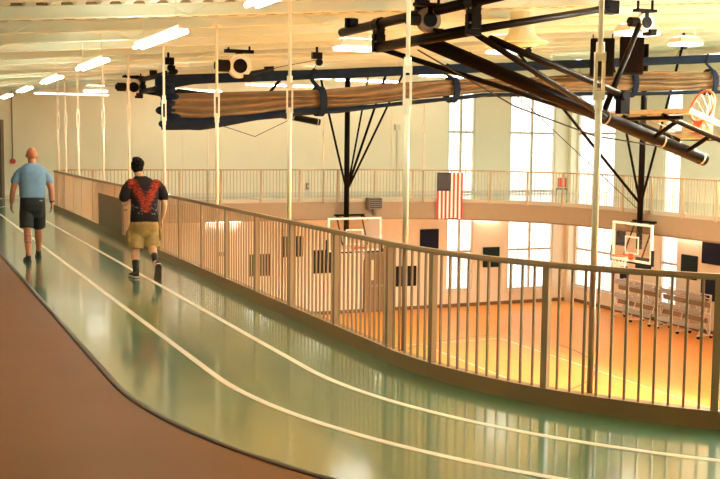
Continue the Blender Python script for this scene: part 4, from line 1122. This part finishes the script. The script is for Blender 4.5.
# left arm bent forward holding a phone, right arm hanging
chain(bm, [(-.115, .06, 1.31, .062), (-.175, .04, 1.22, .055), (-.205, .03, 1.10, .048), (-.20, .06, 1.04, .046), (-.14, .19, 1.06, .042), (-.06, .30, 1.12, .030)])
chain(bm, [(.255, .05, 1.30, .062), (.315, .03, 1.20, .055), (.345, .0, 1.08, .046), (.35, -.005, 1.02, .043), (.345, .03, .93, .041), (.335, .07, .82, .029)])
hand(bm, (-.055, .305, 1.122), (.5, .75, .45), (.2, -.5, .85), 1, .7, .95); hand(bm, (.335, .072, .815), (-.03, .1, -1), (-1, .2, 0), 1, .6, .95)
body = remesh('body', bm, M['skin2'], P2, .0085, 3)
eyes(body, hm2)
bm = bmesh.new()
torso(bm, [(.78, .065, 0, .200, .152), (.88, .065, -.005, .195, .150), (1.00, .068, .01, .186, .142), (1.10, .07, .02, .190, .144), (1.20, .07, .03, .205, .145), (1.30, .07, .05, .205, .132), (1.36, .06, .07, .165, .11), (1.40, .045, .08, .11, .09), (1.425, .035, .085, .08, .075)])
chain(bm, [(-.105, .06, 1.31, .082), (-.165, .045, 1.24, .082), (-.21, .035, 1.13, .078)]); chain(bm, [(.245, .05, 1.30, .082), (.305, .03, 1.23, .082), (.345, .015, 1.13, .078)])
remesh('tie_dye_shirt', bm, M['tiedye'], P2, .011, 3)
bm = bmesh.new()
torso(bm, [(.56, .06, .02, .14, .085), (.62, .06, .01, .175, .115), (.68, .06, 0, .190, .138), (.74, .06, -.01, .190, .145), (.79, .06, -.01, .188, .140), (.88, .06, -.01, .170, .125)])
tube(bm, [(-.02, .0, .86), (-.03, .02, .74), (-.045, .04, .62), (-.06, .03, .40)], [.095, .110, .118, .122], 20); tube(bm, [(.14, 0, .86), (.15, 0, .74), (.165, .02, .62), (.170, -.005, .42)], [.095, .110, .118, .120], 20)
ks = remesh('cargo_shorts', bm, M['khaki'], P2, .010, 2)
for s, x in ((-1, -.165), (1, .282)):
    obj('cargo_pocket', boxb(x-.018, x+.018, -.07, .10, .50, .66, .012), M['khaki'], ks)
# hair: cap over back and top of the head
bm = bmesh.new()
for p, r in (((0, -.022, .040), (.086, .098, .088)), ((0, -.055, -.015), (.076, .062, .070)), ((0, .045, .082), (.070, .050, .034)), ((.066, -.01, .01), (.02, .055, .055)), ((-.066, -.01, .01), (.02, .055, .055))):
    bmesh.ops.create_uvsphere(bm, u_segments=18, v_segments=12, radius=1, matrix=hm2 @ Matrix.Translation(p) @ Matrix.Diagonal((*r, 1)))
rng = random.Random(3)
for k in range(60):
    a = rng.uniform(0, 2*PI); b = rng.uniform(-.4, 1.3); v = Vector((.083*math.cos(a)*math.cos(b), -.022+.095*math.sin(a)*math.cos(b), .042+.086*math.sin(b)))
    if v.y > .05 and v.z < .05: continue
    ball(bm, hm2 @ v, .016, n=8)
remesh('hair', bm, M['hair'], P2, .007, 2)
shoe(P2, (-.095, -.20, 0), .0, .12, M['shoe2'], M['sole'], M['outsole'])
shoe(P2, (.142, -.60, 0), 1.12, -.10, M['shoe2'], M['sole'], M['outsole'])
bm = bmesh.new(); tube(bm, [(-.096, -.19, .08), (-.092, -.155, .14), (-.082, -.09, .225)], [.043, .046, .056], 14); obj('sock', bm, M['shoe'], P2, True)
bm = bmesh.new(); tube(bm, [(.131, -.40, .25), (.134, -.345, .30), (.138, -.29, .325)], [.042, .045, .050], 14); obj('sock', bm, M['shoe'], P2, True)
P2.location = (3.12, 15.0, 0)
ph = thing('phone', 'dark phone held in front of the dark-haired walker', 'phone', (0, 0, 0))
m = Matrix.Translation((3.12+.015, 15.0+.385, 1.185)) @ Matrix.Rotation(-.5, 4, 'Z') @ Matrix.Rotation(math.radians(-40), 4, 'X')
obj('phone_body', boxb(-.037, .037, -.075, .075, -.005, .003, .003, m), M['shoe'], ph)
obj('phone_screen', boxb(-.034, .034, -.070, .070, .003, .0045, 0, m), M['screen'], ph)

# ------------------------------------------------------------------ world, camera
w = bpy.data.worlds.new('daylight'); bpy.context.scene.world = w; w.use_nodes = True
w.node_tree.nodes['Background'].inputs[0].default_value = (1, .93, .8, 1); w.node_tree.nodes['Background'].inputs[1].default_value = 1.0
cam = bpy.data.cameras.new('camera'); co = bpy.data.objects.new('camera', cam); C.objects.link(co)
cam.sensor_fit = 'HORIZONTAL'; cam.sensor_width = 36; cam.lens = 1062.4/720*36; cam.clip_start = .05; cam.clip_end = 200
R = Matrix.Rotation(math.radians(-23.5), 4, 'Z') @ Matrix.Rotation(PI/2-.091415, 4, 'X') @ Matrix.Rotation(.010655, 4, 'Z')
co.matrix_world = Matrix.Translation((0, 0, 1.935)) @ R
sc = bpy.context.scene; sc.camera = co
sc.view_settings.view_transform = 'Standard'; sc.view_settings.look = 'None'; sc.view_settings.gamma = 1; sc.view_settings.use_curve_mapping = False
sc.view_settings.exposure = 2.12
sc.cycles.use_denoising = True
sc.cycles.max_bounces = 8; sc.cycles.diffuse_bounces = 5
